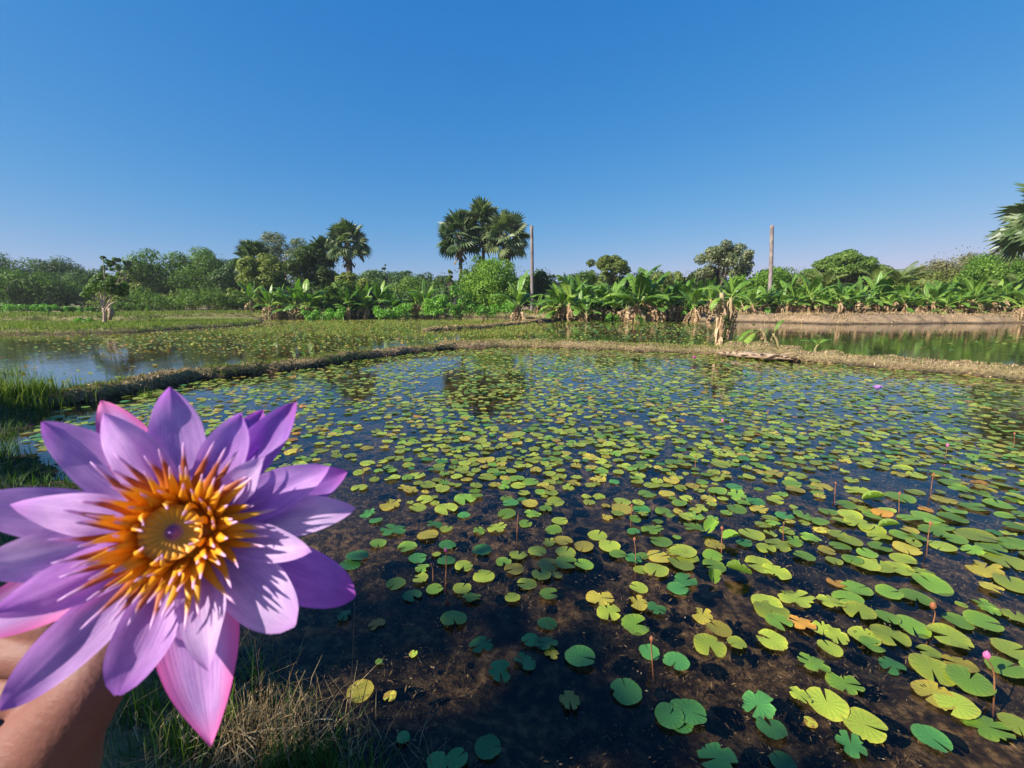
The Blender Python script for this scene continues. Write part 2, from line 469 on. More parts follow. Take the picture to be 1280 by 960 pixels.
def make_tree(name, label, px, top, wpx, D, mat='tree_dark', trunkm='bark', kind='dense', nleaf=3000, leaf=.32, base=None, group=None, cat='tree', ysq=1.0, seed=0):
    global rng
    rng = np.random.default_rng(1000 + int(px) * 7 + seed); random.seed(int(px) + seed)
    g = far(px, 395, D); x, y = g[0], g[1]; z0 = gz(x, y) - .1
    nleaf = int(nleaf * 4.0); leaf *= 1.05
    ztop = far(px, top, D)[2]; H = ztop - z0; rad = wpx / 2 / F * D * FWD[1]
    root = empty(name, (x, y, z0)); tag(root, label, cat, group)
    cb = {'dense': .22, 'open': .42, 'spread': .45, 'plume': .2, 'thin': .35, 'bush': .02}[kind] if base is None else base
    ch = H * (1 - cb); cz = H * cb + ch * .5
    nc = {'dense': 34, 'open': 30, 'spread': 30, 'plume': 40, 'thin': 12, 'bush': 22}[kind]
    C = []; Rr = []
    for i in range(nc):
        for _ in range(50):
            p = rng.uniform(-1, 1, 3)
            l = np.linalg.norm(p)
            if kind == 'spread' and p[2] < -.3 : continue
            if l < 1 and l > (.45 if kind != 'plume' else .1): break
        f = rng.uniform(.16, .34) if kind in ('dense', 'bush') else rng.uniform(.11, .24)
        C.append([p[0] * rad * (1 - f * .8), p[1] * rad * (1 - f * .8) * ysq, cz + p[2] * ch * .5 * (1 - f * .7)]); Rr.append(rad * f * (1.15 if kind != 'plume' else 1))
    C = np.array(C); Rr = np.array(Rr)
    if kind in ('dense', 'bush'):      # fill the body so that the crown is not hollow
        C = np.vstack([C, [[0, 0, cz]], [[rad * .35, 0, cz * .8]], [[-rad * .35, 0, cz * .9]]]); Rr = np.append(Rr, [rad * .5, rad * .4, rad * .4])
    V, Fq, T = clump_cloud(C, Rr, nleaf, leaf, .8 if kind != 'spread' else .5)
    # stray sprigs that break the outline
    k = nleaf // 60 if kind in ('dense', 'bush') else 2
    d = rand_dirs(k, .3); P = np.array([0, 0, cz]) + d * np.array([rad, rad * ysq, ch * .5]) * rng.uniform(.8, 1.0, k)[:, None]
    v2, f2, t2 = leaf_faces(P, rand_dirs(k, .5), leaf * .8)
    Fq = np.vstack([Fq, f2 + len(V)]); V = np.vstack([V, v2]); T = np.append(T, t2)
    V[:, 2] = np.maximum(V[:, 2], .02)
    obj('crown', mesh_data('crown', V, Fq, M[mat], False, tint=T), root)
    mb = MB(); tr = max(.05, H * .022)
    top_t = np.array([rng.normal(0, rad * .08), 0, cz])
    tv, tf = tube(curve([[0, 0, 0], [rng.normal(0, .15), 0, cz * .4], top_t], 8), np.linspace(tr, tr * .45, 8), 7, wob=.25); mb.add(tv, tf)
    idx = rng.choice(len(C), min(len(C), 9 if kind != 'bush' else 4), replace=False)
    for i in idx:
        s = np.array([0, 0, max(.15, cz * rng.uniform(.35, .75))]); 
        tv, tf = tube(curve([s, (s + C[i]) * .5 + [0, 0, -.05 * H], C[i]], 7), np.linspace(tr * .5, tr * .12, 7), 5); mb.add(tv, tf)
    obj('trunk', mb.data('trunk', M[trunkm]), root)
    return root

# ---------------------------------------------------------------- fan palms
def fan_leaf(mb, base, d, L, r, droop, tint, mi=0):
    """petiole from base along d, ending in a pleated fan"""
    d = nrm(d); side = nrm(np.cross(d, [0, 0, 1]) + 1e-6); nrmv = np.cross(side, d)
    tip = base + d * L + np.array([0, 0, -droop * L * .3])
    tv, tf = tube([base, (base + tip) / 2 + nrmv * .04 * L, tip], [.035, .03, .022], 4); mb.add(tv, tf, mi, .8)
    ax = nrm(tip - base + np.array([0, 0, -droop * .5 * L])); side = nrm(np.cross(ax, nrmv)); nv = np.cross(side, ax)
    roll = random.uniform(-1.0, 1.0); side, nv = side * math.cos(roll) + nv * math.sin(roll), nv * math.cos(roll) - side * math.sin(roll)
    n = 17
    for k in range(n):
        a = R(-118 + 236 * k / (n - 1)); a2 = R(236 / (n - 1) * .52)
        l = r * (1 - .25 * (abs(a) / R(118)) ** 2) * random.uniform(.88, 1.05)
        def dirv(q): return ax * math.cos(q) + side * math.sin(q)
        e1 = tip + dirv(a - a2) * l * .6 + nv * .02; e2 = tip + dirv(a + a2) * l * .6 + nv * .02
        mid = tip + dirv(a) * l * .6 + nv * .10 * r
        end = tip + dirv(a) * l - nv * .10 * r + np.array([0, 0, -.04 * l * (1 + droop)])
        mb.add([tip, e1, mid, e2, end], [(0, 1, 2), (0, 2, 3), (1, 4, 2), (2, 4, 3)], mi, tint + random.uniform(-.12, .12))

def palm_crown(seed, nl=44, r=1.25, pet=1.2):
    random.seed(seed); mb = MB()
    for i in range(nl):
        f = i / nl; el = R(84 - 122 * f + random.uniform(-14, 14)); az = i * 2.39996 + random.uniform(-.2, .2)
        d = np.array([math.cos(az) * math.cos(el), math.sin(az) * math.cos(el), math.sin(el)])
        fan_leaf(mb, np.array([0, 0, .0 - .35 * f]), d, pet * random.uniform(.85, 1.15), r * random.uniform(.85, 1.1), -.05 + .3 * f, .4 + .45 * random.random() * (1 - .4 * f))
    return mb.data('palm_crown', M['palm'], False)

def palm_skirt(seed, L=2.6):
    random.seed(seed); mb = MB()
    for i in range(34):
        az = random.uniform(0, 6.28); z = -random.uniform(.2, L); rr = random.uniform(.25, .6)
        p0 = np.array([math.cos(az) * .16, math.sin(az) * .16, z]); p1 = p0 + np.array([math.cos(az) * rr, math.sin(az) * rr, -random.uniform(.3, .9)])
        s = np.array([-math.sin(az), math.cos(az), 0]) * random.uniform(.08, .26)
        mb.add([p0 - s * .4, p0 + s * .4, p1 + s, p1 - s, p1 + [0, 0, -.3]], [(0, 1, 2, 3), (3, 2, 4)], 0, random.uniform(.2, .9))
    return mb.data('dead_leaves', M['palm_dead'], False)

PCROWN = [palm_crown(s) for s in (1, 2, 3)]
PSKIRT = [palm_skirt(s) for s in (1, 2)]
def fan_palm(px, cy, D, label, scale=1.0, v=0, rz=0, lean=0.0, basepy=393, skirt=True, trunk_r=.24):
    g = far(px, basepy, D); z0 = gz(g[0], g[1]) - .1
    top = far(px, cy, D)
    random.seed(int(px))
    root = empty('fan_palm', (g[0] - lean, g[1], z0)); tag(root, label, 'palm tree', 'fan palms rising above the far trees')
    H = top[2] - z0
    c = obj('crown', PCROWN[v % 3], root, (lean, 0, H)); c.rotation_euler = (0, 0, rz); c.scale = (scale * 1.28,) * 3
    tv, tf = tube(curve([[0, 0, 0], [lean * .4, 0, H * .5], [lean, 0, H]], 14), lerp_r([trunk_r * 1.35, trunk_r, trunk_r * .95], 14), 10, wob=.12)
    mb = MB(); mb.add(tv, tf); obj('trunk', mb.data('trunk', M['palm_trunk']), root)
    if skirt:
        k = obj('dead_leaves', PSKIRT[v % 2], root, (lean, 0, H)); k.rotation_euler = (0, 0, rz * 2); k.scale = (scale * 1.15, scale * 1.15, scale)
    return root

# ---------------------------------------------------------------- banana plants
def banana_leaf_mesh(seed, L=1.9, Wd=.48, arch=1.0, dead=False):
    """leaf rising along +z then arching over +x; torn along its ribs"""
    random.seed(seed); ns = 18
    th0 = R(12 if not dead else 70); pts = []; p = np.array([0., 0, 0]); a = th0
    for i in range(ns + 1):
        pts.append(p.copy()); p = p + np.array([math.sin(a), 0, math.cos(a)]) * L / ns
        a += R((58 if not dead else 75) * arch / ns * (1.0 + 1.1 * i / ns))
    pts = np.array(pts); T = nrm_rows(np.gradient(pts, axis=0)); mb = MB()
    tv, tf = tube(pts, np.linspace(.035, .008, ns + 1), 5); mb.add(tv, tf, 0, .95)
    i0 = 4
    def wd(u): return Wd * .5 * (math.sin(math.pi * min(1, (u * .93 + .06))) ** .55)
    tn = random.uniform(.35, .65); drop = .25 if not dead else .9
    for sgn in (-1, 1):
        i = i0
        while i < ns:
            j = min(ns, i + random.choice([1, 2, 2, 3, 4])); tear = random.uniform(0, .05) if not dead else .12; dz = random.uniform(-.10, .06) if not dead else random.uniform(-.4, 0)
            vs = []; 
            for k in range(i, j + 1):
                u = (k - i0) / (ns - i0); w_ = wd(u); t = T[k]; nv = np.array([t[2], 0, -t[0]]) * -1
                if nv[2] < 0: nv = -nv
                sh = tear * (1 if k == i else (-1 if k == j else 0))
                c = pts[k]
                q1 = c + np.array([0, sgn, 0]) * w_ * .5 + nv * w_ * .20 + t * sh * .5
                q2 = c + np.array([0, sgn, 0]) * w_ * (1 - drop * .12) + nv * w_ * (.12 - drop + dz) + t * (sh + .1 * w_)
                vs += [c, q1, q2]
            fs = []
            for k in range(j - i):
                a_ = 3 * k
                fs += [(a_, a_ + 1, a_ + 4, a_ + 3), (a_ + 1, a_ + 2, a_ + 5, a_ + 4)]
            mb.add(vs, fs, 0, tn + random.uniform(-.1, .1)); i = j
    return mb.data('banana_leaf', M['banana_dead' if dead else 'banana'], True)

BLEAF = [banana_leaf_mesh(s, 2.15 + .12 * (s % 3), .66 + .07 * (s % 2), .55 + .2 * (s % 4)) for s in range(7)]
BSPEAR = banana_leaf_mesh(40, 2.1, .42, .18)
BDEAD = [banana_leaf_mesh(50 + s, 1.3, .36, 1.25, True) for s in range(3)]
def stem_mesh(seed, H=1.3, r=.14):
    random.seed(seed); mb = MB()
    tv, tf = tube(curve([[0, 0, -.1], [random.uniform(-.05, .05), 0, H * .5], [random.uniform(-.08, .08), 0, H]], 9), lerp_r([r * 1.35, r * 1.05, r * .62], 9), 9, wob=.12); mb.add(tv, tf, 0)
    for i in range(7):
        az = random.uniform(0, 6.28); z = random.uniform(.3, .95) * H; l = random.uniform(.3, .7)
        o = np.array([math.cos(az), math.sin(az), 0]); s = np.array([-o[1], o[0], 0]) * random.uniform(.05, .1)
        p0 = o * r * .8 + [0, 0, z]; p1 = o * r * 1.6 + [0, 0, z - l * .5]; p2 = o * r * 1.35 + [0, 0, max(0, z - l)]
        mb.add([p0 - s * .5, p0 + s * .5, p1 + s, p1 - s, p2 + s * .6, p2 - s * .6], [(0, 1, 2, 3), (3, 2, 4, 5)], 1, random.uniform(.2, .9))
    return mb.data('banana_stem', [M['banana_stem'], M['banana_dead']])
BSTEM = [stem_mesh(s) for s in range(4)]

def banana(px, basepy, top, label, D=None, nl=11, ndead=2, seed=0, group='banana plants along the far bank', spear=True, rot=None, stem=.42, name='banana_plant'):
    g = on(px, basepy, .5) if D is None else far(px, basepy, D)
    x, y = g[0], g[1]; z0 = gz(x, y) - .05
    random.seed(int(px * 3) + seed); top += random.uniform(-13, 4); ndead += random.choice([1, 1, 2, 3]); nl = max(5, nl - random.choice([0, 1, 3, 5]))
    H = far(px, top, y)[2] - z0
    sc = H / 3.35
    root = empty(name, (x, y, z0), 0, sc); tag(root, label, 'banana plant', group)
    obj('stem', BSTEM[(int(px) + seed) % 4], root)
    a0 = random.uniform(0, 6.28) if rot is None else rot
    for i in range(nl):
        o = obj('leaf', BLEAF[(int(px) + i * 3 + seed) % 7], root, (0, 0, 1.22 - .055 * i)); o.rotation_euler = (random.uniform(-.12, .12), R(-8 + 6.4 * i + random.uniform(-8, 8)), a0 + i * 2.4)
        f = random.uniform(.82, 1.1); o.scale = (f, f * random.uniform(.85, 1.1), f)
    if spear:
        o = obj('leaf', BSPEAR, root, (0, 0, 1.22)); o.rotation_euler = (0, R(random.uniform(-8, 10)), a0 + 1)
    for i in range(ndead):
        o = obj('dead_leaf', BDEAD[(int(px) + i) % 3], root, (0, 0, 1.15 - .1 * i)); o.rotation_euler = (0, R(random.uniform(15, 45)), a0 + 1.2 + i * 2.1)
    return root

# ---------------------------------------------------------------- pinnate (coconut) palm
def frond_mesh(seed, L=3.0):
    random.seed(seed); mb = MB(); n = 26; a = R(8); p = np.array([0., 0, 0]); pts = []
    for i in range(n + 1):
        pts.append(p.copy()); p = p + np.array([math.sin(a), 0, math.cos(a)]) * L / n; a += R(62 / n * (.6 + 1.2 * i / n))
    pts = np.array(pts); T = nrm_rows(np.gradient(pts, axis=0))
    tv, tf = tube(pts, np.linspace(.04, .008, n + 1), 5); mb.add(tv, tf, 0, .9)
    for i in range(4, n + 1):
        u = i / n; l = L * .26 * (math.sin(math.pi * (u * .85 + .12)) ** .6)
        for q in (0, .5):
            for sgn in (-1, 1):
                t = T[i]; nv = np.array([-t[2], 0, t[0]]); 
                d = nrm(t * .75 + np.array([0, sgn, 0]) * .9 + np.array([0, 0, -.35]) - nv * random.uniform(-.1, .25))
                b = pts[i] - t * q * L / n; s = nrm(np.cross(d, nv + [0, .01, 0])) * .035
                mb.add([b - s * .5, b + s * .5, b + d * l * .55 + s, b + d * l * .55 - s, b + d * l + [0, 0, -.25 * l]], [(0, 1, 2, 3), (3, 2, 4)], 0, random.uniform(.3, .8))
    return mb.data('frond', M['coconut'], False)
FROND = [frond_mesh(s) for s in range(3)]
def coconut(px, cy, D, label, sc=1.0, nf=11, seed=0):
    g = far(px, 392, D); z0 = gz(g[0], g[1]) - .1; H = max(.4, far(px, cy, D)[2] - z0); random.seed(int(px) + seed)
    root = empty('coconut_palm', (g[0], g[1], z0)); tag(root, label, 'palm tree')
    mb = MB(); tv, tf = tube([[0, 0, 0], [0, 0, H * .5], [0, 0, H]], [.2, .17, .14], 9, wob=.1); mb.add(tv, tf); obj('trunk', mb.data('trunk', M['palm_trunk']), root)
    for i in range(nf):
        o = obj('frond', FROND[i % 3], root, (0, 0, H)); o.rotation_euler = (0, R(-4 + 62 * i / nf + random.uniform(-6, 6)), i * 2.4 + seed); o.scale = (sc,) * 3
    return root

# ---------------------------------------------------------------- grass
def blades(P, h, w=.012, lean=.35, seg=2, wind=None, tint=None):
    """tapered blades, two quads and a tip triangle folded in as quads"""
    n = len(P); h = np.asarray(h) * rng.uniform(.6, 1.25, n); az = rng.uniform(0, 6.283, n)
    ln = np.abs(rng.normal(0, lean, n)); dx = np.cos(az) * ln; dy = np.sin(az) * ln
    if wind is not None: dx += wind[0]; dy += wind[1]
    sx = -np.sin(az) * w; sy = np.cos(az) * w
    V = []
    for (u, ww) in ((0, 1.), (.5, .8), (1, .12)):
        c = np.stack([P[:, 0] + dx * h * u ** 1.8, P[:, 1] + dy * h * u ** 1.8, P[:, 2] + h * (u - .25 * u * u * np.minimum(1, np.hypot(dx, dy)))], 1)
        s = np.stack([sx * ww, sy * ww, 0 * sx], 1)
        V += [c - s, c + s]
    V = np.stack(V, 1).reshape(-1, 3)
    b = (np.arange(n) * 6)[:, None]
    Fq = np.vstack([b + np.array([[0, 1, 3, 2]]), b + np.array([[2, 3, 5, 4]])])
    T = np.repeat(rng.uniform(.15, .85, n) if tint is None else tint, 6)
    return V, Fq, T
def scatter(poly_or_fn, n, box):
    P = np.stack([rng.uniform(box[0], box[1], n), rng.uniform(box[2], box[3], n)], 1)
    return P[poly_or_fn(P[:, 0], P[:, 1])]
def grass_patch(P2, h, mat, w=.012, lean=.35, name='grass', zoff=-.02, minz=.02):
    z = height(P2[:, 0], P2[:, 1]); k = z > minz; P2 = P2[k]; z = z[k]
    hh = h if np.isscalar(h) else np.asarray(h)[k]
    P = np.column_stack([P2, z + zoff])
    V, Fq, T = blades(P, np.full(len(P), hh) if np.isscalar(hh) else hh, w, lean)
    o = obj(name, mesh_data(name, V, Fq, M[mat], False, tint=T)); tag(o, kind='stuff'); return o
# ---------------------------------------------------------------- trees beyond the ponds
TG = 'trees beyond the ponds'
def T(label, px, top, w, D, **k): return make_tree('tree', label, px, top, w, D, group=TG, **k)
T('dark round tree at the left edge of the treeline', 22, 316, 99, 88, mat='tree_blue', nleaf=3400)
T('dark domed tree second along the left treeline', 86, 322, 71, 90, mat='tree_blue', nleaf=2600)
T('mid green leafy tree low at the far left, in front of the dark round one', -10, 333, 97, 74, mat='tree_mid', nleaf=2600)
T('tangled green tree behind the yellow green shrubs at far left', 50, 340, 99, 70, mat='tree_mid', nleaf=3000, kind='dense', base=.05)
T('low dark tree filling the gap right behind the pollarded tree', 112, 335, 86, 82, mat='tree_blue', nleaf=2600, base=.05)
T('thin see-through tree with small leaf clumps right of the pollarded tree', 160, 320, 32, 70, mat='tree_mid', kind='thin', nleaf=420, leaf=.3)
T('grey green tree under the thin see-through tree', 172, 341, 86, 72, mat='tree_olive', nleaf=2600, base=.05)
T('feathery light topped tree left of the grassy heap', 213, 314, 108, 78, mat='tree_mid', nleaf=3200, base=.1, leaf=.36)
T('tall bushy tree with spiky top sprigs left of the stout palm', 262, 313, 91, 76, mat='tree_mid', nleaf=3000, base=.1, seed=3)
T('dense green tree just left of the stout fan palm', 296, 325, 65, 72, mat='tree_blue', nleaf=2400, base=.05)
T('pale airy tree with sky showing through, behind the stout fan palm', 362, 291, 78, 84, mat='tree_grey', kind='open', nleaf=2000, leaf=.30, trunkm='bark_pale')
T('dark vine covered tree between the two left palms', 396, 299, 67, 64, mat='tree_dark', nleaf=3200, base=.05, seed=2)
T('olive creeper covered tree in front of the stout fan palm', 332, 313, 63, 57, mat='tree_olive', nleaf=2400, base=.05)
T('bushy creeper wrapped round the trunk of the tall left palm', 445, 340, 54, 58, mat='tree_olive', kind='bush', nleaf=2000, base=.02)
T('leafy green bush tree at the foot of the tall left palm', 428, 353, 60, 55, mat='tree_mid', kind='bush', nleaf=2200)
T('dark tree right beside the tall left palm in the low far row', 472, 334, 54, 112, mat='tree_blue', nleaf=1800, leaf=.5, base=.05)
T('dark rounded tree in the low far row, left of its middle', 503, 336, 46, 112, mat='tree_blue', nleaf=1700, leaf=.5, base=.05)
T('dark tree with a lumpy top in the middle of the low far row', 532, 339, 44, 112, mat='tree_blue', nleaf=1700, leaf=.5, base=.05, seed=4)
T('dark tree ending the low far row, next to the left one of the three palms', 556, 340, 40, 108, mat='tree_blue', nleaf=1500, leaf=.5, base=.05)
T('slim sprout tree with a round leaf tuft left of the three palms', 564, 329, 16, 75, mat='tree_mid', kind='thin', nleaf=300, leaf=.3)
T('thin pointed tree poking above the low far row', 483, 327, 9, 112, mat='tree_blue', kind='thin', nleaf=220, leaf=.4)
T('bright green feathery tree standing before the three palms', 624, 322, 92, 60, mat='tree_light', nleaf=5000, base=.02, leaf=.26)
T('leafy tree filling the space between the left two of the three palms', 596, 318, 60, 64, mat='tree_mid', nleaf=1800, base=.05)
T('round dark tree behind the dark bare pole', 674, 333, 52, 76, mat='tree_mid', nleaf=2400, base=.05, seed=1)
T('low dark tree right of the dark bare pole', 712, 344, 46, 90, mat='tree_blue', nleaf=1500, base=.05)
T('rounded open tree with yellow green left side, centre right', 755, 319, 66, 74, mat='tree_olive', kind='open', nleaf=2600, base=.25)
T('low green tree hidden behind the bananas, centre right', 790, 342, 60, 76, mat='tree_mid', nleaf=1800, base=.05)
T('small brownish tree between the two taller open trees', 838, 337, 36, 72, mat='tree_olive', nleaf=1300, base=.1)
T('tall spreading open tree behind the dead leafed banana stump', 898, 297, 80, 64, mat='tree_grey', kind='open', nleaf=3000, base=.3, leaf=.28)
T('yellow green viny tree at the foot of the pale bare pole', 950, 334, 76, 58, mat='tree_light', kind='bush', nleaf=2400, base=.1)
T('flat low tree right behind the pale bare pole', 992, 333, 62, 84, mat='tree_mid', nleaf=1700, base=.1)
T('umbrella shaped rain tree with twigs poking out of its top', 1052, 311, 104, 72, mat='tree_mid', kind='spread', nleaf=4200, base=.3, leaf=.3)
T('green tree low under the umbrella shaped tree', 1070, 335, 96, 74, mat='tree_olive', nleaf=2400, base=.05)
T('hazy brown bamboo clump right of the young coconut palm', 1198, 306, 100, 66, mat='bamboo', kind='dense', nleaf=3600, base=.1, leaf=.26)
T('olive green tree low behind the right hand bananas', 1165, 336, 70, 66, mat='tree_olive', nleaf=2000, base=.05)
T('yellow green tree with orange yellow blossoms near the right edge', 1234, 315, 80, 58, mat='tree_light', nleaf=2800, base=.08, leaf=.25)
T('brown topped bamboo clump behind the yellow blossoming tree', 1262, 304, 92, 70, mat='bamboo', kind='dense', nleaf=3200, base=.1, leaf=.26)
T('dense green tree beyond the right picture edge', 1330, 320, 100, 60, mat='tree_mid', nleaf=2600, base=.05)

T('low leafy tree in the gap just left of the open yellow green tree', 726, 337, 60, 68, mat='tree_mid', nleaf=2000, base=.02)
T('low olive tree in the gap right of the open yellow green tree', 812, 338, 64, 70, mat='tree_olive', nleaf=2000, base=.02)
T('dark low tree between the small brownish tree and the tall spreading tree', 866, 336, 50, 72, mat='tree_dark', nleaf=1800, base=.02)
T('low broad tree at the left foot of the umbrella shaped tree', 1018, 330, 66, 76, mat='tree_olive', nleaf=2200, base=.02)
T('mid green tree behind the upright coconut palm', 1112, 338, 74, 72, mat='tree_mid', nleaf=2200, base=.02)
T('olive tree in the gap before the brown bamboo', 1150, 332, 60, 74, mat='tree_olive', nleaf=2000, base=.02)
T('green tree filling the gap under the brown topped bamboo', 1266, 326, 70, 64, mat='tree_mid', nleaf=2400, base=.02)
T('dense tree between the tall left palm and the low far row', 462, 350, 70, 74, mat='tree_mid', nleaf=2000, base=.02)
T('bushy tree in front of the middle of the low far row', 518, 348, 90, 80, mat='tree_mid', nleaf=2200, base=.02)

# pollarded tree on the strip of grass
def pollard():
    global rng
    rng = np.random.default_rng(77); random.seed(77)
    g = far(131, 404.5, 33.0); z0 = gz(g[0], g[1]) - .05
    root = empty('pollarded_tree', (g[0], g[1], z0)); tag(root, 'small pollarded tree with pale forked trunk and leafy shoots by the grassy strip', 'tree')
    mb = MB()
    def pt(px, py, dy=0): q = far(px, py, g[1] + dy); return q - np.array([g[0], g[1], z0])
    forks = [[(131, 406), (131, 395), (130, 385)], [(130, 386), (126, 377), (122, 373), (116, 372)], [(130, 386), (128, 376), (126, 368), (124, 356)], [(131, 392), (135, 384), (139, 380), (144, 377)], [(130, 386), (131, 360), (130, 340), (128, 322)], [(131, 386), (142, 366), (148, 350), (152, 340)]]
    rr = [(.15, .12, .11), (.08, .06, .04), (.07, .05, .03), (.08, .07, .04), (.06, .03, .015), (.06, .03, .015)]
    for f, r in zip(forks, rr):
        tv, tf = tube(curve([pt(*p) for p in f], 8), lerp_r(r, 8), 7, wob=.25); mb.add(tv, tf)
    obj('trunk', mb.data('trunk', M['bark_pale']), root)
    tv, tf = tube(curve([pt(137, 385), pt(139, 392), pt(137, 399)], 6), lerp_r([.13, .2, .12], 6), 8, wob=.5); b2 = MB(); b2.add(tv, tf); obj('dead_bark', b2.data('dead_bark', M['trunk_dry']), root)
    C = []; Rr = []
    for px, py, r in [(110, 362, .55), (122, 352, .6), (134, 358, .65), (146, 362, .6), (156, 366, .5), (104, 368, .4), (128, 345, .35), (130, 335, .28), (128, 322, .24), (134, 327, .25), (138, 331, .25), (141, 337, .22), (152, 344, .26), (149, 350, .25), (160, 358, .4), (140, 350, .4), (116, 358, .5)]:
        C.append(pt(130 + (px - 130) * .86, py, random.uniform(-.5, .5))); Rr.append(r * .82)
    V, Fq, Tn = clump_cloud(np.array(C), np.array(Rr), 2600, .17)
    obj('crown', mesh_data('crown', V, Fq, M['tree_mid'], False, tint=Tn), root)
pollard()

# palms
fan_palm(577, 294, 66, 'left of the three tall fan palms, drooping leaves, pale trunk', 1.22, 0, .3, basepy=390)
fan_palm(605, 281, 67, 'middle and tallest of the three tall fan palms', 1.24, 1, 1.9, basepy=390)
fan_palm(633, 295, 65, 'right of the three tall fan palms, thick skirt of dead leaves', 1.22, 2, 4.1, basepy=390, lean=-.3, trunk_r=.3)
fan_palm(440, 303, 60, 'lone tall fan palm on the left with brown dead leaf skirt and creeper', 1.0, 1, .8, trunk_r=.4)
fan_palm(409, 316, 66, 'small fan palm peeping out left of the lone tall fan palm', .85, 2, 2.2)
fan_palm(324, 326, 64, 'stout fan palm with olive leaves on the far left of the palms', 1.0, 0, 3.0, trunk_r=.4)
fan_palm(1302, 272, 44, 'fan palm cut off by the right edge of the picture', 1.6, 1, 2.6)
coconut(1121, 357, 50, 'young coconut palm with upright fronds beside the umbrella shaped tree', 1.05, 12)
coconut(1026, 362, 52, 'young coconut palm with yellowing fronds below the umbrella shaped tree', .95, 10, 2)
coconut(1262, 366, 52, 'young coconut palm near the right edge under the blossoming tree', 1.0, 11, 5)
coconut(1087, 352, 56, 'coconut palm with one bent yellow frond left of the young upright one', .8, 6, 4)

# bare palm trunks
def pole(px0, py0, px1, top, D, r, mat, label):
    a = far(px0, py0, D); z0 = gz(a[0], a[1]) - .2; b = far(px1, top, D)
    root = far(px0, py0, D); mb = MB()
    P = [[0, 0, 0], [(b[0] - a[0]) * .45 + .04, 0, (b[2] - z0) * .5], [b[0] - a[0], 0, b[2] - z0]]
    tv, tf = tube(curve(P, 22), lerp_r(r, 22), 12, wob=.10); mb.add(tv, tf)
    o = obj('bare_trunk', mb.data('bare_trunk', M[mat]), None, (a[0], a[1], z0)); tag(o, label, 'dead trunk')
pole(665, 390, 664.5, 282, 57, (.23, .21, .19), 'pole_dark', 'slim dark bare palm trunk standing right of the three palms')
pole(961, 390, 965, 281.5, 52, (.24, .22, .19), 'pole_pale', 'grey brown bare palm trunk rising over the right bananas')

# ---------------------------------------------------------------- bananas
B = banana
B(648, 401, 352, 'lone banana plant with upright spear leaf in front of the dark bare pole', D=41, nl=8, ndead=2, rot=.3)
B(690, 398, 362, 'bushy banana plant between the dark bare pole and the dry mound', D=47)
B(672, 393, 366, 'broad banana plant directly under the dark bare pole', D=52)
B(706, 392, 352, 'banana plant with fresh green leaves left of the dry mound', D=50)
B(712, 396, 348, 'big banana plant on the crest of the dry mound', D=45, nl=13, ndead=3)
B(724, 397, 356, 'banana plant with brown hanging leaves on the right of the dry mound', D=44, ndead=3)
B(733, 398, 362, 'short banana plant at the right foot of the dry mound', D=43, nl=8)
B(747, 394, 354, 'banana plant below the open tree with the yellow green left side', D=48)
B(768, 395, 350, 'banana plant with wide dark leaves in the middle clump', D=46, nl=13)
B(782, 398, 346, 'tall banana plant with brown folded leaf in the middle clump', D=43, nl=8, ndead=3)
B(796, 399, 342, 'tall banana plant with a bunch of dry sheaths in the middle clump', D=42.5, ndead=4)
B(810, 398, 343, 'tall banana plant with bright upright leaf ending the middle clump', D=43, nl=9)
B(822, 399, 358, 'leaning banana plant beside the dark hollow of the middle clump', D=43)
B(838, 397, 356, 'banana plant in front of the small brownish tree', D=44, ndead=3)
B(852, 397, 362, 'banana plant with torn yellow leaf left of the dead leafed one', D=44, nl=8, ndead=4)
B(866, 402, 346, 'banana plant on the far bank with a thick skirt of dead leaves', D=41, nl=8, ndead=6)
B(886, 398, 356, 'banana plant behind the dead leafed stump on the dyke', D=45)
B(925, 396, 356, 'banana plant just right behind the dead leafed stump', D=46)
B(938, 400, 360, 'short stemmed banana plant with pale broken base, right of the stump', D=43, nl=9, ndead=3)
B(956, 397, 357, 'dark leafed banana plant beneath the pale bare pole', D=44, nl=13)
B(975, 396, 360, 'banana plant with dense shade under it, right of the pale bare pole', D=44, nl=13)
B(992, 396, 358, 'banana plant with drooping leaves third right of the pale bare pole', D=44, ndead=3)
B(1010, 397, 349, 'banana plant with long slanting leaves left of the umbrella tree', D=44)
B(1028, 398, 357, 'banana plant with bronze green leaves in front of the yellowing coconut palm', D=43)
B(1048, 399, 350, 'large banana plant with broad flat leaves below the umbrella tree', D=43, nl=13)
B(1062, 398, 358, 'dark based banana plant below the right half of the umbrella tree', D=44)
B(1082, 399, 362, 'small banana plant with brown dead leaves, left of the young coconut palm', D=43, nl=8, ndead=5)
B(1090, 394, 344, 'banana plant with one pale leaf held up left of the young coconut palm', D=47)
B(1108, 396, 364, 'low banana plant under the young coconut palm', D=45)
B(1128, 396, 364, 'low wide banana plant right of the young coconut palm', D=45, nl=13)
B(1148, 397, 360, 'banana plant with bright slanting leaf on the eroded bank', D=44)
B(1164, 397, 350, 'banana plant with grey dry upright leaf before the bamboo', D=45, ndead=3)
B(1180, 398, 362, 'low spreading banana plant below the brown bamboo', D=43, nl=14)
B(1196, 398, 366, 'low dark banana plant over the undercut bank', D=43, nl=13)
B(1212, 398, 354, 'banana plant with one bright upright leaf left of the right edge', D=43, spear=True)
B(1230, 397, 366, 'low banana plant between the bright leafed one and the right edge', D=44)
B(1276, 398, 352, 'banana plant with big fresh leaves at the right edge of the picture', D=40, nl=8)
B(1300, 398, 356, 'banana plant just outside the right edge', D=42)
B(316, 392, 352, 'banana plant with a tall spear leaf under the stout fan palm', D=54, nl=5, ndead=1)
B(338, 394, 358, 'banana plant with yellowish stem under the olive creeper tree', D=52, ndead=4)
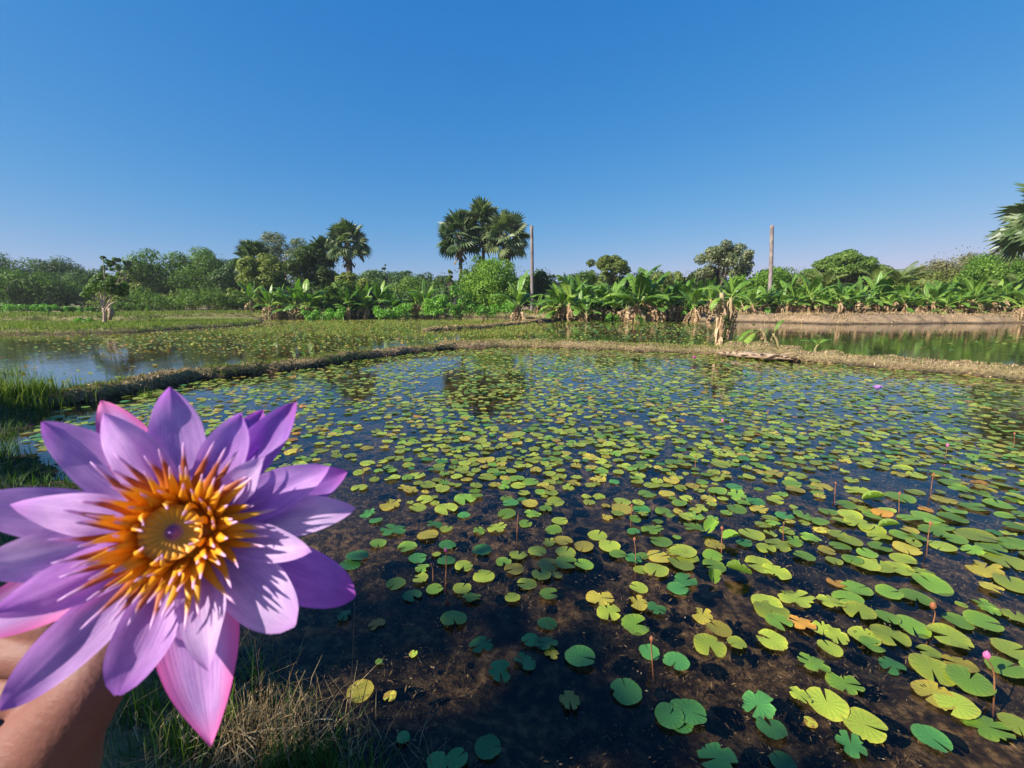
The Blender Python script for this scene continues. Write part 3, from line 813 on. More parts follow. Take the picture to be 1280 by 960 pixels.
B(350, 393, 360, 'banana plant with brown rags, second under the stout palm', D=53, ndead=4)
B(370, 394, 349, 'green banana plant with arched leaves below the pale airy tree', D=52, ndead=2)
B(385, 394, 355, 'banana plant with dry yellow leaves left of the hanging creeper', D=52, ndead=4)
B(394, 394, 362, 'small banana plant below the dark vine covered tree', D=52)
B(436, 393, 362, 'grey green banana plant at the foot of the tall left palm', D=53)
B(456, 393, 360, 'banana plant in shade right of the tall left palm', D=54)
B(474, 391, 356, 'broad banana plant first right of the tall left palm', D=57, nl=13)
B(490, 391, 360, 'banana plant with low arching leaves before the far row', D=56, nl=13)
B(520, 390, 352, 'banana plant with pale upright leaves before the far row', D=58)
B(532, 391, 358, 'banana plant half hidden by bright shrubs before the far row', D=57)

# dead leafed banana stump on the dyke, and its neighbours
def dyke_banana():
    random.seed(9)
    g = on(905, 431, .15); z0 = gz(g[0], g[1]) - .05; D = g[1]
    def pt(px, py, dy=0): return far(px, py, D + dy) - np.array([g[0], g[1], z0])
    root = empty('banana_plant', (g[0], g[1], z0)); tag(root, 'banana stump wrapped in pale dead leaves standing on the dyke', 'banana plant')
    mb = MB()
    for path, r in (([(902, 433), (903, 400), (902, 366)], (.11, .10, .08)), ([(910, 433), (911, 405), (914, 372)], (.10, .085, .06))):
        tv, tf = tube(curve([pt(*p) for p in path], 9), lerp_r(r, 9), 10, wob=.2); mb.add(tv, tf)
    obj('stem', mb.data('stem', M['banana_stem']), root)
    dl = MB()
    for i in range(190):
        z = random.uniform(.35, 2.1); az = random.uniform(0, 6.28); l = random.uniform(.3, .8); r0 = .115 + .05 * random.random(); cx = pt(902, 400)[0] if random.random() < .7 else pt(911, 400)[0]
        o = np.array([math.cos(az), math.sin(az) * .9, 0]); s = np.array([-o[1], o[0], 0]) * random.uniform(.02, .06)
        c = np.array([cx, 0, z]); p0 = c + o * r0 * .8; p1 = c + o * r0 * random.uniform(1.2, 1.7) - [0, 0, l * .5]; p2 = c + o * r0 * random.uniform(1.0, 1.5) - [0, 0, min(l, z - .02)]
        q = np.array([random.uniform(-.05, .05), random.uniform(-.05, .05), 0])
        dl.add([p0 - s * .4, p0 + s * .4, p1 + s + q, p1 - s + q, p2 + s * .5, p2 - s * .5], [(0, 1, 2, 3), (3, 2, 4, 5)], 0, random.uniform(.1, 1))
    obj('dead_leaves', dl.data('dead_leaves', M['banana_dead'], False), root)
    for (px, py, rz, ty, sc) in ((903, 368, 2.9, 40, .42), (913, 374, .2, 12, .5), (914, 374, 5.9, 38, .5), (913, 376, .7, 62, .45), (905, 372, 3.6, 75, .42), (903, 370, 1.8, 30, .4)):
        o = obj('leaf', BLEAF[int(px + rz * 10) % 7], root, pt(px, py)); o.rotation_euler = (0, R(ty), rz); o.scale = (sc,) * 3
    for (px, py, rz, ty, sc) in ((897, 378, 3.3, 120, .5), (916, 385, .2, 125, .55), (913, 398, .1, 110, .5), (893, 392, 3.0, 115, .6)):
        o = obj('dead_leaf', BDEAD[int(px) % 3], root, pt(px, py)); o.rotation_euler = (0, R(ty - 70), rz); o.scale = (sc,) * 3
    # creeper on the shaded side
    global rng
    rng = np.random.default_rng(8)
    C = [pt(907 + random.uniform(-3, 3), py, -.15) for py in range(396, 432, 4)]
    V, Fq, Tn = clump_cloud(np.array(C), np.full(len(C), .12), 420, .07)
    obj('creeper', mesh_data('creeper', V, Fq, M['tree_dark'], False, tint=Tn), root)
dyke_banana()

def small_banana(px, py, label, leaves, stem_to, r, mat='banana_stem', name='banana_sprout', z=.2):
    g = on(px, py, z); z0 = gz(g[0], g[1]) - .04; D = g[1]; random.seed(int(px))
    def pt(a, b, dy=0): return far(a, b, D + dy) - np.array([g[0], g[1], z0])
    root = empty(name, (g[0], g[1], z0)); tag(root, label, 'banana plant')
    P = [np.zeros(3)] + [pt(*q) for q in stem_to]
    mb = MB(); tv, tf = tube(curve(P, 8), lerp_r(r, 8), 8, wob=.25); mb.add(tv, tf); obj('stem', mb.data('stem', M[mat]), root)
    for (a, b, rz, ty, sc, dead) in leaves:
        o = obj('dead_leaf' if dead else 'leaf', (BDEAD if dead else BLEAF)[int(a) % 3], root, pt(a, b)); o.rotation_euler = (0, R(ty), rz); o.scale = (sc,) * 3
small_banana(958, 431, 'wilted young banana plant drooping behind the pale earth heap', [(950, 412, 3.2, 75, .42, 0), (955, 412, 2.6, 60, .4, 1), (948, 414, 3.6, 95, .45, 0), (957, 413, .3, 85, .35, 1), (944, 418, 2.9, 110, .4, 0)], [(956, 420), (950, 411)], (.07, .06, .04))
small_banana(977, 435, 'bent banana sprout leaning left with one upright leaf on the dyke', [(968, 418, .2, -10, .28, 0), (966, 420, 3.0, 70, .25, 1)], [(972, 428), (966, 417)], (.055, .05, .035))
small_banana(1018, 441, 'tiny banana sprout with crossed leaves at the end of the earth heap', [(1022, 432, .3, 30, .25, 0), (1021, 432, 3.0, 35, .24, 0), (1022, 433, 1.5, 20, .2, 0)], [(1019, 437), (1022, 431)], (.04, .035, .025))

# fallen banana trunk lying along the dyke
def fallen():
    random.seed(3); mb = MB()
    a = on(899, 434.5, .30); b = on(997, 442, .28)
    P = np.linspace(a, b, 16); P[:, 2] = [max(gz(p[0], p[1]), .1) + .03 for p in P]; P[:, 2] = np.convolve(np.pad(P[:, 2], 3, 'edge'), np.ones(7) / 7, 'valid')
    o0 = P[8].copy(); tv, tf = tube(P - o0, lerp_r([.03, .07, .10, .08, .10, .07, .03], 16), 12, wob=.5); mb.add(tv, tf)
    for i in range(70):        # loose dry sheaths and rags
        q = P[random.randint(1, 14)] - o0 + np.array([random.uniform(-.15, .15), random.uniform(-.28, .12), random.uniform(-.06, .10)]); l = random.uniform(.12, .4); az = random.uniform(-.6, .6)
        d = np.array([math.cos(az), math.sin(az), random.uniform(-.25, .3)]) * l; sd = np.array([-math.sin(az), math.cos(az), random.uniform(-.4, .4)]) * random.uniform(.02, .06)
        mb.add([q - sd * .5, q + sd * .5, q + d * .6 + sd, q + d * .6 - sd, q + d], [(0, 1, 2, 3), (3, 2, 4)], 1, random.uniform(.1, .9))
    o = obj('fallen_trunk', mb.data('fallen_trunk', [M['trunk_dry'], M['banana_dead']]), None, o0); tag(o, 'rotten fallen banana trunk with dry rags lying along the dyke beside the stump', 'fallen trunk')
fallen()

# low plants
def shrub(px, basepy, top, w, label, mat='shrub', D=None, leaf=.16, n=900, group='shrubs along the water', z=.4):
    global rng
    rng = np.random.default_rng(int(px * 10)); random.seed(int(px))
    g = on(px, basepy, z) if D is None else far(px, basepy, D)
    z0 = gz(g[0], g[1]) - .03; H = far(px, top, g[1])[2] - z0; rad = w / 2 / F * g[1]
    C = [[rng.uniform(-1, 1) * rad * .8, rng.uniform(-.6, .6) * rad, H * rng.uniform(.25, .8)] for _ in range(14)]; Rr = rng.uniform(.22, .45, 14) * min(rad, H)
    V, Fq, Tn = clump_cloud(np.array(C), Rr, n, leaf); V[:, 2] = np.maximum(V[:, 2], .02)
    root = empty('shrub', (g[0], g[1], z0)); tag(root, label, 'shrub', group)
    obj('foliage', mesh_data('foliage', V, Fq, M[mat], False, tint=Tn), root)
    mb = MB()
    for c in C[:6]:
        tv, tf = tube([[c[0] * .2, c[1] * .2, -.05], [c[0] * .6, c[1] * .6, c[2] * .5], c], [.03, .02, .01], 5); mb.add(tv, tf)
    obj('stem', mb.data('stem', M['bark']), root)
for a in [(15, 397, 378, 44, 'bright yellow green shrub at the far left edge'), (48, 396, 379, 34, 'bright shrub second from the left edge on the far bank'), (60, 396, 381, 26, 'low lit shrub in the row on the far left bank'), (84, 397, 383, 26, 'lit shrub left of the pollarded tree on the far bank'), (106, 397, 384, 30, 'lit shrub right behind the pollarded tree'), (180, 393, 378, 36, 'dark green shrub right of the pollarded tree'), (205, 393, 366, 40, 'green shrub with lit top left of the dry heap'), (240, 392, 358, 46, 'tall rounded green shrub below the bushy tree'), (268, 392, 362, 34, 'olive shrub near the right end of the grassy strip'), (150, 393, 375, 40, 'dark shrub behind the forked trunk')]:
    shrub(*a, mat='shrub' if a[0] < 120 else 'tree_mid', D=52 if a[0] < 120 else 56, n=1100, leaf=.2)
for a in [(390, 396, 386, 26, 'low bright creeper below the dry yellow banana'), (415, 396, 385, 30, 'bright green creeper patch left of the tall left palm'), (480, 395, 380, 30, 'rounded leafy shrub left of the centre on the waterline'), (505, 395, 378, 26, 'bright leafy shrub near the centre of the far waterline'), (540, 395, 372, 34, 'reddish tinged bright shrub left of the three palms'), (560, 395, 376, 30, 'leafy shrub below the left of the three palms'), (585, 395, 374, 34, 'dark leafed shrub at the waterline under the three palms'), (607, 396, 380, 26, 'brown tinged shrub right of the dark leafed one'), (545, 393, 362, 30, 'tall bright shrub behind the reddish one'), (575, 392, 350, 30, 'creeper pillar climbing the trunk of the left of the three palms'), (630, 395, 372, 34, 'lime shrub left of the lone banana plant'), (765, 398, 390, 18, 'small bright green shrub on the bank in the middle clump'), (1220, 402, 388, 22, 'leafy weed on the eroded right bank below the bright upright leaf'), (860, 394, 372, 20, 'yellow green leafy bush left of the dead leafed banana')]:
    shrub(*a, D=50 if a[0] < 700 else 43, n=1000, leaf=.2 if a[0] < 700 else .15)
shrub(110, 405, 397, 26, 'low bright leafy plant at the foot of the pollarded tree', D=33.5, n=500, leaf=.16)

for a in [(990, 403, 396, 16, 'small weed on the bare right bank below the pale bare pole'), (1040, 404, 396, 22, 'low green weed on the bank under the umbrella shaped tree'), (1078, 404, 397, 14, 'yellowish weed low on the bank left of the coconut palm'), (1120, 404, 396, 20, 'green weed on the bank below the upright coconut palm'), (1165, 404, 397, 18, 'straggly weed on the bank below the brown bamboo'), (1252, 404, 395, 22, 'weed spilling over the bank near the right edge'), (800, 400, 393, 16, 'small weed at the waterline of the middle clump'), (905, 402, 394, 20, 'green weed on the far bank behind the dyke stump')]:
    shrub(*a, mat='tree_olive' if a[0] % 4 else 'tree_light', D=40.5, n=500, leaf=.13)


for i, (px, t_) in enumerate([(150, 368), (182, 362), (214, 364), (246, 360), (280, 362), (302, 366)]):
    shrub(px, 391, t_, 56, f"tangled bush under the left trees, {['first', 'second', 'third', 'fourth', 'fifth', 'last'][i]} counting right from the pollarded tree", mat='tree_mid' if i % 2 else 'tree_olive', D=60, n=1700, leaf=.28, group='bushes under the left trees')
# second and third rows of bananas thicken the grove behind the bank
random.seed(91)
for i, (px, base) in enumerate([(700, 'the dry mound'), (728, 'the dry mound'), (756, 'the middle clump'), (776, 'the middle clump'), (804, 'the middle clump'), (830, 'the dark hollow'), (858, 'the dead leafed banana'), (878, 'the dead leafed banana'), (914, 'the dyke stump'), (944, 'the pale bare pole'), (968, 'the pale bare pole'), (984, 'the pale bare pole'), (1002, 'the umbrella tree'), (1020, 'the umbrella tree'), (1040, 'the umbrella tree'), (1056, 'the umbrella tree'), (1074, 'the umbrella tree'), (1100, 'the upright coconut palm'), (1116, 'the upright coconut palm'), (1138, 'the upright coconut palm'), (1156, 'the brown bamboo'), (1174, 'the brown bamboo'), (1190, 'the brown bamboo'), (1206, 'the brown bamboo'), (1222, 'the blossoming tree'), (1240, 'the blossoming tree'), (1254, 'the blossoming tree'), (1268, 'the blossoming tree')]):
    B(px, 393, random.uniform(347, 362), f"{['half hidden', 'dark leafed', 'broad leafed', 'ragged leafed', 'slim'][i % 5]} banana plant in the back row near {base}, {['left', 'middle', 'right', 'rear'][i % 4]} one there", D=random.uniform(46, 50), nl=12, ndead=1)
for i, (px, t_) in enumerate([(700, 372), (735, 372), (772, 368), (806, 370), (846, 368), (876, 366), (930, 366), (962, 368), (1000, 366), (1036, 370), (1070, 366), (1104, 370), (1140, 368), (1176, 366), (1210, 368), (1246, 366), (1284, 366)]):
    shrub(px, 392, t_, 50, f"dark undergrowth bush behind the bananas, {['first', 'second', 'third', 'fourth', 'fifth', 'sixth', 'seventh', 'eighth', 'ninth', 'tenth', 'eleventh', 'twelfth', 'thirteenth', 'fourteenth', 'fifteenth', 'sixteenth', 'seventeenth'][i]} from the dry mound rightwards", mat='tree_dark', D=50.5, n=1500, leaf=.3, group='undergrowth behind the bananas')
for i, (px, t_) in enumerate([(322, 366), (358, 364), (398, 366), (440, 364), (470, 366), (505, 364), (535, 364), (570, 362), (605, 362), (650, 366), (678, 366)]):
    shrub(px, 391, t_, 60, f"dark bush at the foot of the left treeline, {['first', 'second', 'third', 'fourth', 'fifth', 'sixth', 'seventh', 'eighth', 'ninth', 'tenth', 'eleventh'][i]} counting right from the stout palm", mat='tree_blue', D=62, n=1500, leaf=.32, group='bushes at the foot of the treeline')

# far wood that closes the horizon
rng = np.random.default_rng(4)
n = 60000
az = rng.uniform(-1.25, 1.25, n); rr = rng.uniform(125, 190, n)
top = 4.5 + 4 * fbm(az * 14, rr * .03, 61) + 2 * vnoise(az * 70, rr * .1, 62)
P = np.stack([np.sin(az) * rr, np.cos(az) * rr, .5 + top * rng.uniform(0.02, 1, n) ** .6], 1)
V, Fq, Tn = leaf_faces(P, rand_dirs(n, .3), .95, .7)
o = obj('far_wood', mesh_data('far_wood', V, Fq, M['tree_blue'], False, tint=Tn)); tag(o, kind='stuff')

# trees behind the photographer's left shoulder; they shade the near water
def shade_tree(p, s, top, rad, label, seed, kind='dense', nleaf=5200, base=.12):
    global rng
    rng = np.random.default_rng(seed); random.seed(seed)
    u = np.array([-math.sin(SUN_AZ), math.cos(SUN_AZ)]); v = np.array([math.cos(SUN_AZ), math.sin(SUN_AZ)])
    x, y = u * s + v * p; z0 = gz(x, y) - .1
    root = empty('tree', (x, y, z0)); tag(root, label, 'tree', 'trees shading the near water')
    H = top - z0; C = []; Rr = []
    for i in range(46):
        q = rand_dirs(1)[0] * rng.uniform(.3, .95); f = rng.uniform(.2, .38)
        C.append([q[0] * rad * (1 - f * .7), q[1] * rad * (1 - f * .7), H * (base + (1 - base) * .5) + q[2] * H * (1 - base) * .5 * (1 - f * .6)]); Rr.append(rad * f)
    V, Fq, Tn = clump_cloud(np.array(C), np.array(Rr), nleaf, .38)
    V[:, 2] = np.maximum(V[:, 2], .05)
    # gaps cut along the sun's direction so that chosen patches below stay sunlit
    Cn = V.reshape(-1, 4, 3).mean(1) + np.array([x, y, z0]); pp = Cn[:, :2] @ v; qq = Cn[:, 2] - math.tan(SUN_EL) * (Cn[:, :2] @ u)
    keep = np.ones(len(Cn), bool)
    for (hp, hq, rp, rq) in ((1.90, .20, .30, .33), (2.1, .74, .26, .10), (2.7, .60, .45, .19), (3.4, .2, .3, .12)): keep &= ((pp - hp) / rp) ** 2 + ((qq - hq) / rq) ** 2 > 1
    k4 = np.repeat(keep, 4); V = V[k4]; Tn = Tn[k4]; Fq = np.arange(len(V)).reshape(-1, 4)
    obj('crown', mesh_data('crown', V, Fq, M['tree_dark'], False, tint=Tn), root)
    mb = MB(); tv, tf = tube(curve([[0, 0, 0], [.1, .1, H * .4], [0, 0, H * .7]], 8), np.linspace(.2, .08, 8), 8); mb.add(tv, tf)
    obj('trunk', mb.data('trunk', M['bark']), root)
shade_tree(1.2, 12.0, 9.9, 2.7, 'leafy tree on the left bank beside the photographer, outside the picture', 301)
shade_tree(4.1, 12.3, 8.0, 2.1, 'second leafy tree along the left bank, outside the picture', 305)
shade_tree(6.7, 12.6, 7.3, 2.2, 'lower leafy tree further along the left bank, outside the picture', 302)
shade_tree(9.0, 12.4, 7.0, 1.7, 'low bushy tree beyond the left picture edge', 303)
shade_tree(-2.2, 12.2, 8.2, 2.7, 'leafy tree behind the photographer, outside the picture', 304)

# ---------------------------------------------------------------- lily pads
def pad_mat(name, base, edge, spot, spot_amt, back):
    m, nt, out = newmat(name); L = nt.links
    uv = N(nt, 'UVMap'); sp = N(nt, 'SeparateXYZ'); L.new(uv.outputs[0], sp.inputs[0])   # u = angle (0..1), v = radius
    tc = N(nt, 'TexCoord'); oi = N(nt, 'ObjectInfo'); at = N(nt, 'Attribute', attribute_name='tint')
    addv = N(nt, 'VectorMath', operation='ADD'); L.new(tc.outputs['Object'], addv.inputs[0])
    sc = N(nt, 'VectorMath', operation='SCALE'); sc.inputs[0].default_value = (31, 17, 5); L.new(oi.outputs['Random'], sc.inputs['Scale']); L.new(sc.outputs[0], addv.inputs[1])
    nz = noise(nt, 16, 4, addv.outputs[0]); nf = noise(nt, 60, 3, addv.outputs[0])
    # fine radial veins, a little paler than the blade
    wv = N(nt, 'Math', operation='MULTIPLY'); wv.inputs[1].default_value = 6.2832 * 14; L.new(sp.outputs[0], wv.inputs[0])
    cs = N(nt, 'Math', operation='COSINE'); L.new(wv.outputs[0], cs.inputs[0])
    pw = N(nt, 'MapRange'); pw.inputs['From Min'].default_value = .86; pw.inputs['From Max'].default_value = 1; pw.inputs['To Max'].default_value = .16; L.new(cs.outputs[0], pw.inputs[0])
    c1 = mixcol(nt, pw.outputs[0], base, tuple(min(1, b * 1.7 + .02) for b in base))
    # yellowing towards the rim, patchy
    em = N(nt, 'Math', operation='MULTIPLY'); L.new(sp.outputs[1], em.inputs[0]); L.new(nz.outputs[0], em.inputs[1])
    er = N(nt, 'MapRange'); er.inputs['From Min'].default_value = .38; er.inputs['From Max'].default_value = .62; L.new(em.outputs[0], er.inputs[0])
    c2 = mixcol(nt, er.outputs[0], c1, edge)
    sr = N(nt, 'MapRange'); sr.inputs['From Min'].default_value = .62 - spot_amt; sr.inputs['From Max'].default_value = .70 - spot_amt; L.new(nf.outputs[0], sr.inputs[0])
    sm = N(nt, 'Math', operation='MULTIPLY'); L.new(sr.outputs[0], sm.inputs[0]); sm.inputs[1].default_value = .75
    c3 = mixcol(nt, sm.outputs[0], c2, spot)
    # plant to plant variation
    hv = N(nt, 'HueSaturation'); L.new(c3, hv.inputs['Color'])
    vr = N(nt, 'MapRange'); vr.inputs['To Min'].default_value = .6; vr.inputs['To Max'].default_value = 1.3
    ad = N(nt, 'Math', operation='ADD'); L.new(at.outputs['Fac'], ad.inputs[0]); L.new(oi.outputs['Random'], ad.inputs[1])
    fr = N(nt, 'Math', operation='FRACT'); L.new(ad.outputs[0], fr.inputs[0]); L.new(fr.outputs[0], vr.inputs[0]); L.new(vr.outputs[0], hv.inputs['Value'])
    p = N(nt, 'BsdfPrincipled'); L.new(hv.outputs[0], p.inputs['Base Color']); p.inputs['Roughness'].default_value = .33; p.inputs['Specular IOR Level'].default_value = .5
    b = N(nt, 'Bump'); b.inputs['Strength'].default_value = .22; b.inputs['Distance'].default_value = .003
    hb = N(nt, 'Math', operation='ADD'); L.new(cs.outputs[0], hb.inputs[0]); L.new(nf.outputs[0], hb.inputs[1]); L.new(hb.outputs[0], b.inputs['Height']); L.new(b.outputs[0], p.inputs['Normal'])
    t = N(nt, 'BsdfTranslucent'); L.new(hv.outputs[0], t.inputs[0])
    mx = N(nt, 'MixShader'); mx.inputs[0].default_value = .22; L.new(p.outputs[0], mx.inputs[1]); L.new(t.outputs[0], mx.inputs[2])
    L.new(mx.outputs[0], out.inputs[0]); return m
PM = {
 'g': pad_mat('pad_green', (.13, .28, .03), (.27, .33, .04), (.18, .09, .02), .09, None),
 'b': pad_mat('pad_lime', (.25, .37, .035), (.46, .42, .05), (.27, .13, .03), .11, None),
 'y': pad_mat('pad_yellowing', (.40, .40, .045), (.50, .33, .04), (.22, .08, .02), .15, None),
 'd': pad_mat('pad_shade_green', (.055, .19, .045), (.10, .22, .045), (.06, .05, .02), -.02, None),  # darker green, mostly for pads in shade; puts that shade into the colour
 'o': pad_mat('pad_orange', (.52, .27, .035), (.48, .20, .03), (.16, .06, .02), .12, None),
}
PCOLW = {'g': 'green', 'b': 'lime green', 'y': 'yellowing', 'd': 'deep green', 'o': 'orange brown'}

def pad_geo(seed, style, nt_=46, nr=5):
    """unit pad; returns V, faces, uv"""
    r_ = random.Random(seed); V = [(0, 0, 0)]; UV = [(0, 0)]
    gap = {'round': 3, 'slit': 7, 'wide': 17, 'torn': 9, 'holed': 6, 'folded': 10}[style]
    ph = [r_.uniform(0, 6.28) for _ in range(5)]
    bites = [(r_.uniform(.5, 5.8), r_.uniform(.09, .30), r_.uniform(.25, .7)) for _ in range({'torn': 5, 'holed': 2}.get(style, 0 if r_.random() < .6 else 1))]
    asp = r_.uniform(.84, 1.0); rag = r_.uniform(.3, 1.7)
    for i in range(nr):
        rr = ((i + 1) / nr) ** .8
        for k in range(nt_):
            u = k / (nt_ - 1); th = R(gap) + u * (2 * math.pi - 2 * R(gap))
            # slit closes in towards the middle
            rad = rr * (1 + .035 * math.sin(2 * th + ph[0]) + .025 * math.sin(5 * th + ph[1]) + .012 * math.sin(11 * th + ph[2]))
            lob = min(u, 1 - u); rad *= 1 - .10 * math.exp(-lob * 26); rad *= 1 + rag * (.022 * math.sin(23 * th + ph[3]) + .02 * math.sin(37 * th + ph[4])) * rr ** 4
            lim = 1.
            for (bt, bw, bd) in bites:
                lim = min(lim, 1 - bd * max(0, 1 - (abs(th - bt) / bw) ** 1.3) * (1 + .25 * math.sin(th * 40)))
            if rad > lim: rad = lim * (.98 + .02 * rr)
            z = .045 * math.sin(2 * th + ph[3]) * rr ** 2 + .03 * math.sin(3 * th + ph[4]) * rr ** 3 + .035 * rr ** 4 * (0.4 + .6 * math.sin(th + ph[0]))
            if style in ('wide', 'torn'): z += .05 * rr ** 3 * math.sin(4 * th + ph[1])
            x, y = rad * math.cos(th), rad * math.sin(th) * asp
            if style == 'folded': z += .75 * abs(y) ** 1.5 ; y *= .72
            V.append((x, y, z)); UV.append((u, rr))
    Fc = []
    for k in range(nt_ - 1): Fc.append((0, 1 + k, 2 + k))
    for i in range(nr - 1):
        a = 1 + i * nt_
        for k in range(nt_ - 1): Fc.append((a + k, a + nt_ + k, a + nt_ + k + 1, a + k + 1))
    if style == 'holed':
        holes = set(r_.sample(range(nt_ - 1 + 5, len(Fc) - 46), 7)); Fc = [f for q, f in enumerate(Fc) if q not in holes]
    return np.array(V), Fc, np.array(UV)

STY = ['round', 'round', 'slit', 'slit', 'slit', 'wide', 'wide', 'torn', 'torn', 'torn', 'holed', 'folded']
GEO = [pad_geo(100 + i, s) for i, s in enumerate(STY)]
PADME = {}
def pad_mesh(gi, c):
    if (gi, c) not in PADME:
        V, Fc, UV = GEO[gi]
        PADME[gi, c] = mesh_data('lily_pad', V, Fc, PM[c], True, tint=np.zeros(len(V)), uv=UV)
    return PADME[gi, c]

# nearest pads read off the photograph: x, y (in the photo), width, colour, style letter
PADS = []
for s in """340,42,62,b 365,15,62,b 440,48,84,b 505,15,80,g 245,35,80,y 165,62,62,d 195,88,50,d 255,122,95,d 203,170,62,g 130,215,80,d 105,240,75,d 302,180,74,g 375,140,75,y 400,105,55,d
443,178,62,d 340,218,64,d 440,228,64,d 563,192,70,d 356,258,60,g 349,294,56,b 264,307,72,g 322,350,68,d 399,329,60,g 495,327,70,b 528,360,66,g 570,282,78,b 674,258,72,y 690,210,66,b 755,198,66,b 770,280,72,b
718,308,74,b 795,242,80,y 826,280,40,y 670,360,56,b 796,348,68,g 812,120,60,g 796,163,55,b 555,125,54,g 617,115,76,b 650,68,66,g 650,10,50,g 740,65,62,g 715,100,50,g 730,30,60,y 785,50,50,g 965,140,70,b 918,178,72,y
918,243,68,g 1036,208,60,g 1156,122,80,g 1185,160,80,g 1200,60,70,g 1250,28,56,g 1095,95,42,gF 1090,130,50,d 1120,210,50,g 1180,215,84,y 1170,262,90,b 1250,200,74,b 1108,327,64,b 1245,325,80,d 975,358,100,yT
1005,410,92,bT 1105,378,80,yT 1170,400,70,d 1097,450,98,g 790,448,70,g 465,432,94,g 730,508,62,d 785,520,85,dT 805,548,60,yT 560,522,84,dT 628,615,98,dT 712,585,82,dT 905,568,108,d 1145,545,72,d 1238,580,92,d
1065,685,114,dR 868,720,86,yT 1215,775,105,d 1262,752,100,d 585,880,95,dR 290,848,50,d 410,935,80,d 478,925,80,d 140,680,96,yR 198,450,60,oT 325,555,32,b 205,585,28,g 85,425,56,d 243,700,50,y 500,70,50,d""".split():
    a = s.split(','); PADS.append((400 + float(a[0]) / 2.783, 620 + float(a[1]) / 2.783, float(a[2]) / 2.783, a[3][0], a[3][1:]))
for s in """25,80,50,g 150,40,62,g 215,55,72,g 215,98,66,g 120,65,64,y 290,100,64,y 80,125,62,g 50,128,56,b 75,160,72,g 135,130,40,g 130,172,66,gF 195,208,64,gF 240,215,52,d 265,182,82,b 355,218,96,b 405,207,66,g 460,197,66,g
440,260,66,g 30,240,100,b 60,262,60,b 135,257,66,g 140,292,76,g 222,322,86,gF 138,340,62,gF 290,285,92,b 345,312,92,b 45,340,78,d 20,370,66,d 415,395,122,bT 315,415,100,b 330,440,110,b 355,478,84,g 430,485,84,oT
548,345,60,o 615,365,92,g 585,400,92,g 530,412,86,b 622,445,96,b 505,500,76,bT 548,525,82,b 525,565,76,b 330,540,98,b 470,620,96,g 575,680,110,g 100,455,80,yT 155,500,84,y 125,560,106,b 215,552,62,b 25,610,66,d
640,525,92,bH 725,525,112,b 665,555,76,g 715,465,76,g 800,490,104,g 815,395,96,g 865,350,112,g 950,477,82,gR 1035,480,104,g 965,418,36,b 1040,420,80,g 1062,440,60,g 1145,460,76,b 920,530,124,b 855,575,72,b 865,635,130,b
958,620,92,y 990,675,132,g 1110,635,104,g 1135,570,112,b 732,625,88,d 285,755,124,dT 330,835,96,d 60,785,106,dR 30,812,84,d 515,748,130,b 640,822,130,b 595,890,104,dT 425,728,70,b 150,930,134,dT 370,950,84,d 460,815,44,y
870,722,120,yH 945,760,124,b 1050,825,136,g 1150,822,100,b 1040,300,112,yT 1130,350,104,b 1062,365,64,y 830,310,92,b 755,298,84,b 690,292,84,b 640,285,90,b 600,272,64,g 770,265,74,b 782,232,82,y 560,225,66,g 592,207,72,b
550,187,62,b 900,222,82,b 520,108,60,g 440,122,72,g 490,142,62,g 580,88,60,g 670,75,72,gF 760,60,86,g 620,40,82,b 850,130,90,g 790,132,70,g 870,172,82,g 905,160,60,g 940,200,72,g 1010,190,112,b 1060,235,82,g 1090,215,82,g
1105,270,124,b 1000,237,74,g 935,130,82,g 935,105,72,g 1000,90,92,g 905,68,72,y 1090,85,82,g 700,115,64,o 620,150,84,b 665,165,84,b 690,192,72,b 720,168,62,gF 765,190,72,g 815,196,52,g 500,25,66,y 400,15,60,g 410,35,60,y
560,140,60,b 1150,60,60,b 1110,20,70,b 960,30,70,g 1040,30,70,y 1140,215,90,g 1165,120,60,g 845,100,44,o""".split():
    a = s.split(','); PADS.append((840 + float(a[0]) / 2.666, 600 + float(a[1]) / 2.666, float(a[2]) / 2.666, a[3][0], a[3][1:]))

rng = np.random.default_rng(21); random.seed(21)
pads = []           # x, y, r, colour, geometry, z, tilt, yaw, px, py
for (px, py, wp, c, st) in PADS:
    P = on(px, py); d = (P - CAM) @ FWD; r = wp / 2 / F * d
    if st == 'T': gi = random.choice([7, 8, 9])
    elif st == 'F': gi = 11
    elif st == 'R': gi = random.choice([0, 1])
    elif st == 'H': gi = 10
    else: gi = random.choice([0, 1, 2, 2, 3, 4, 5, 6, 7, 8] + ([7, 8, 10] if c == 'y' else []))
    pads.append([P[0], P[1], r, c, gi, 0, 0, random.uniform(0, 6.28), px, py])
# the others grow in loose clusters round hidden rootstocks
def free(x, y, r, f=.72):
    for q in grid.get((int(x // .3), int(y // .3)), ()):
        if (q[0] - x) ** 2 + (q[1] - y) ** 2 < (f * (q[2] + r)) ** 2: return False
    return True
grid = {}
def put(q):
    cx, cy = int(q[0] // .3), int(q[1] // .3)
    for i in (-1, 0, 1):
        for j in (-1, 0, 1): grid.setdefault((cx + i, cy + j), []).append(q)
for q in pads: put(q)
wild = []
NP = np.array([W2(*p) for p in [(0, 514), (110, 501), (240, 476), (335, 466), (430, 453), (510, 443), (565, 437.5), (625, 434.5), (790, 436), (880, 441), (960, 448), (1050, 454), (1200, 467), (1280, 474), (1500, 500)]] + [[14, 2], [3, .9], [0, .9]])
NP = np.vstack([NP, SHORE[1:11]])
ncl = 640
cc = scatter(lambda x, y: inside(x, y, NP), 6800, (-9, 15, .8, 17.6))
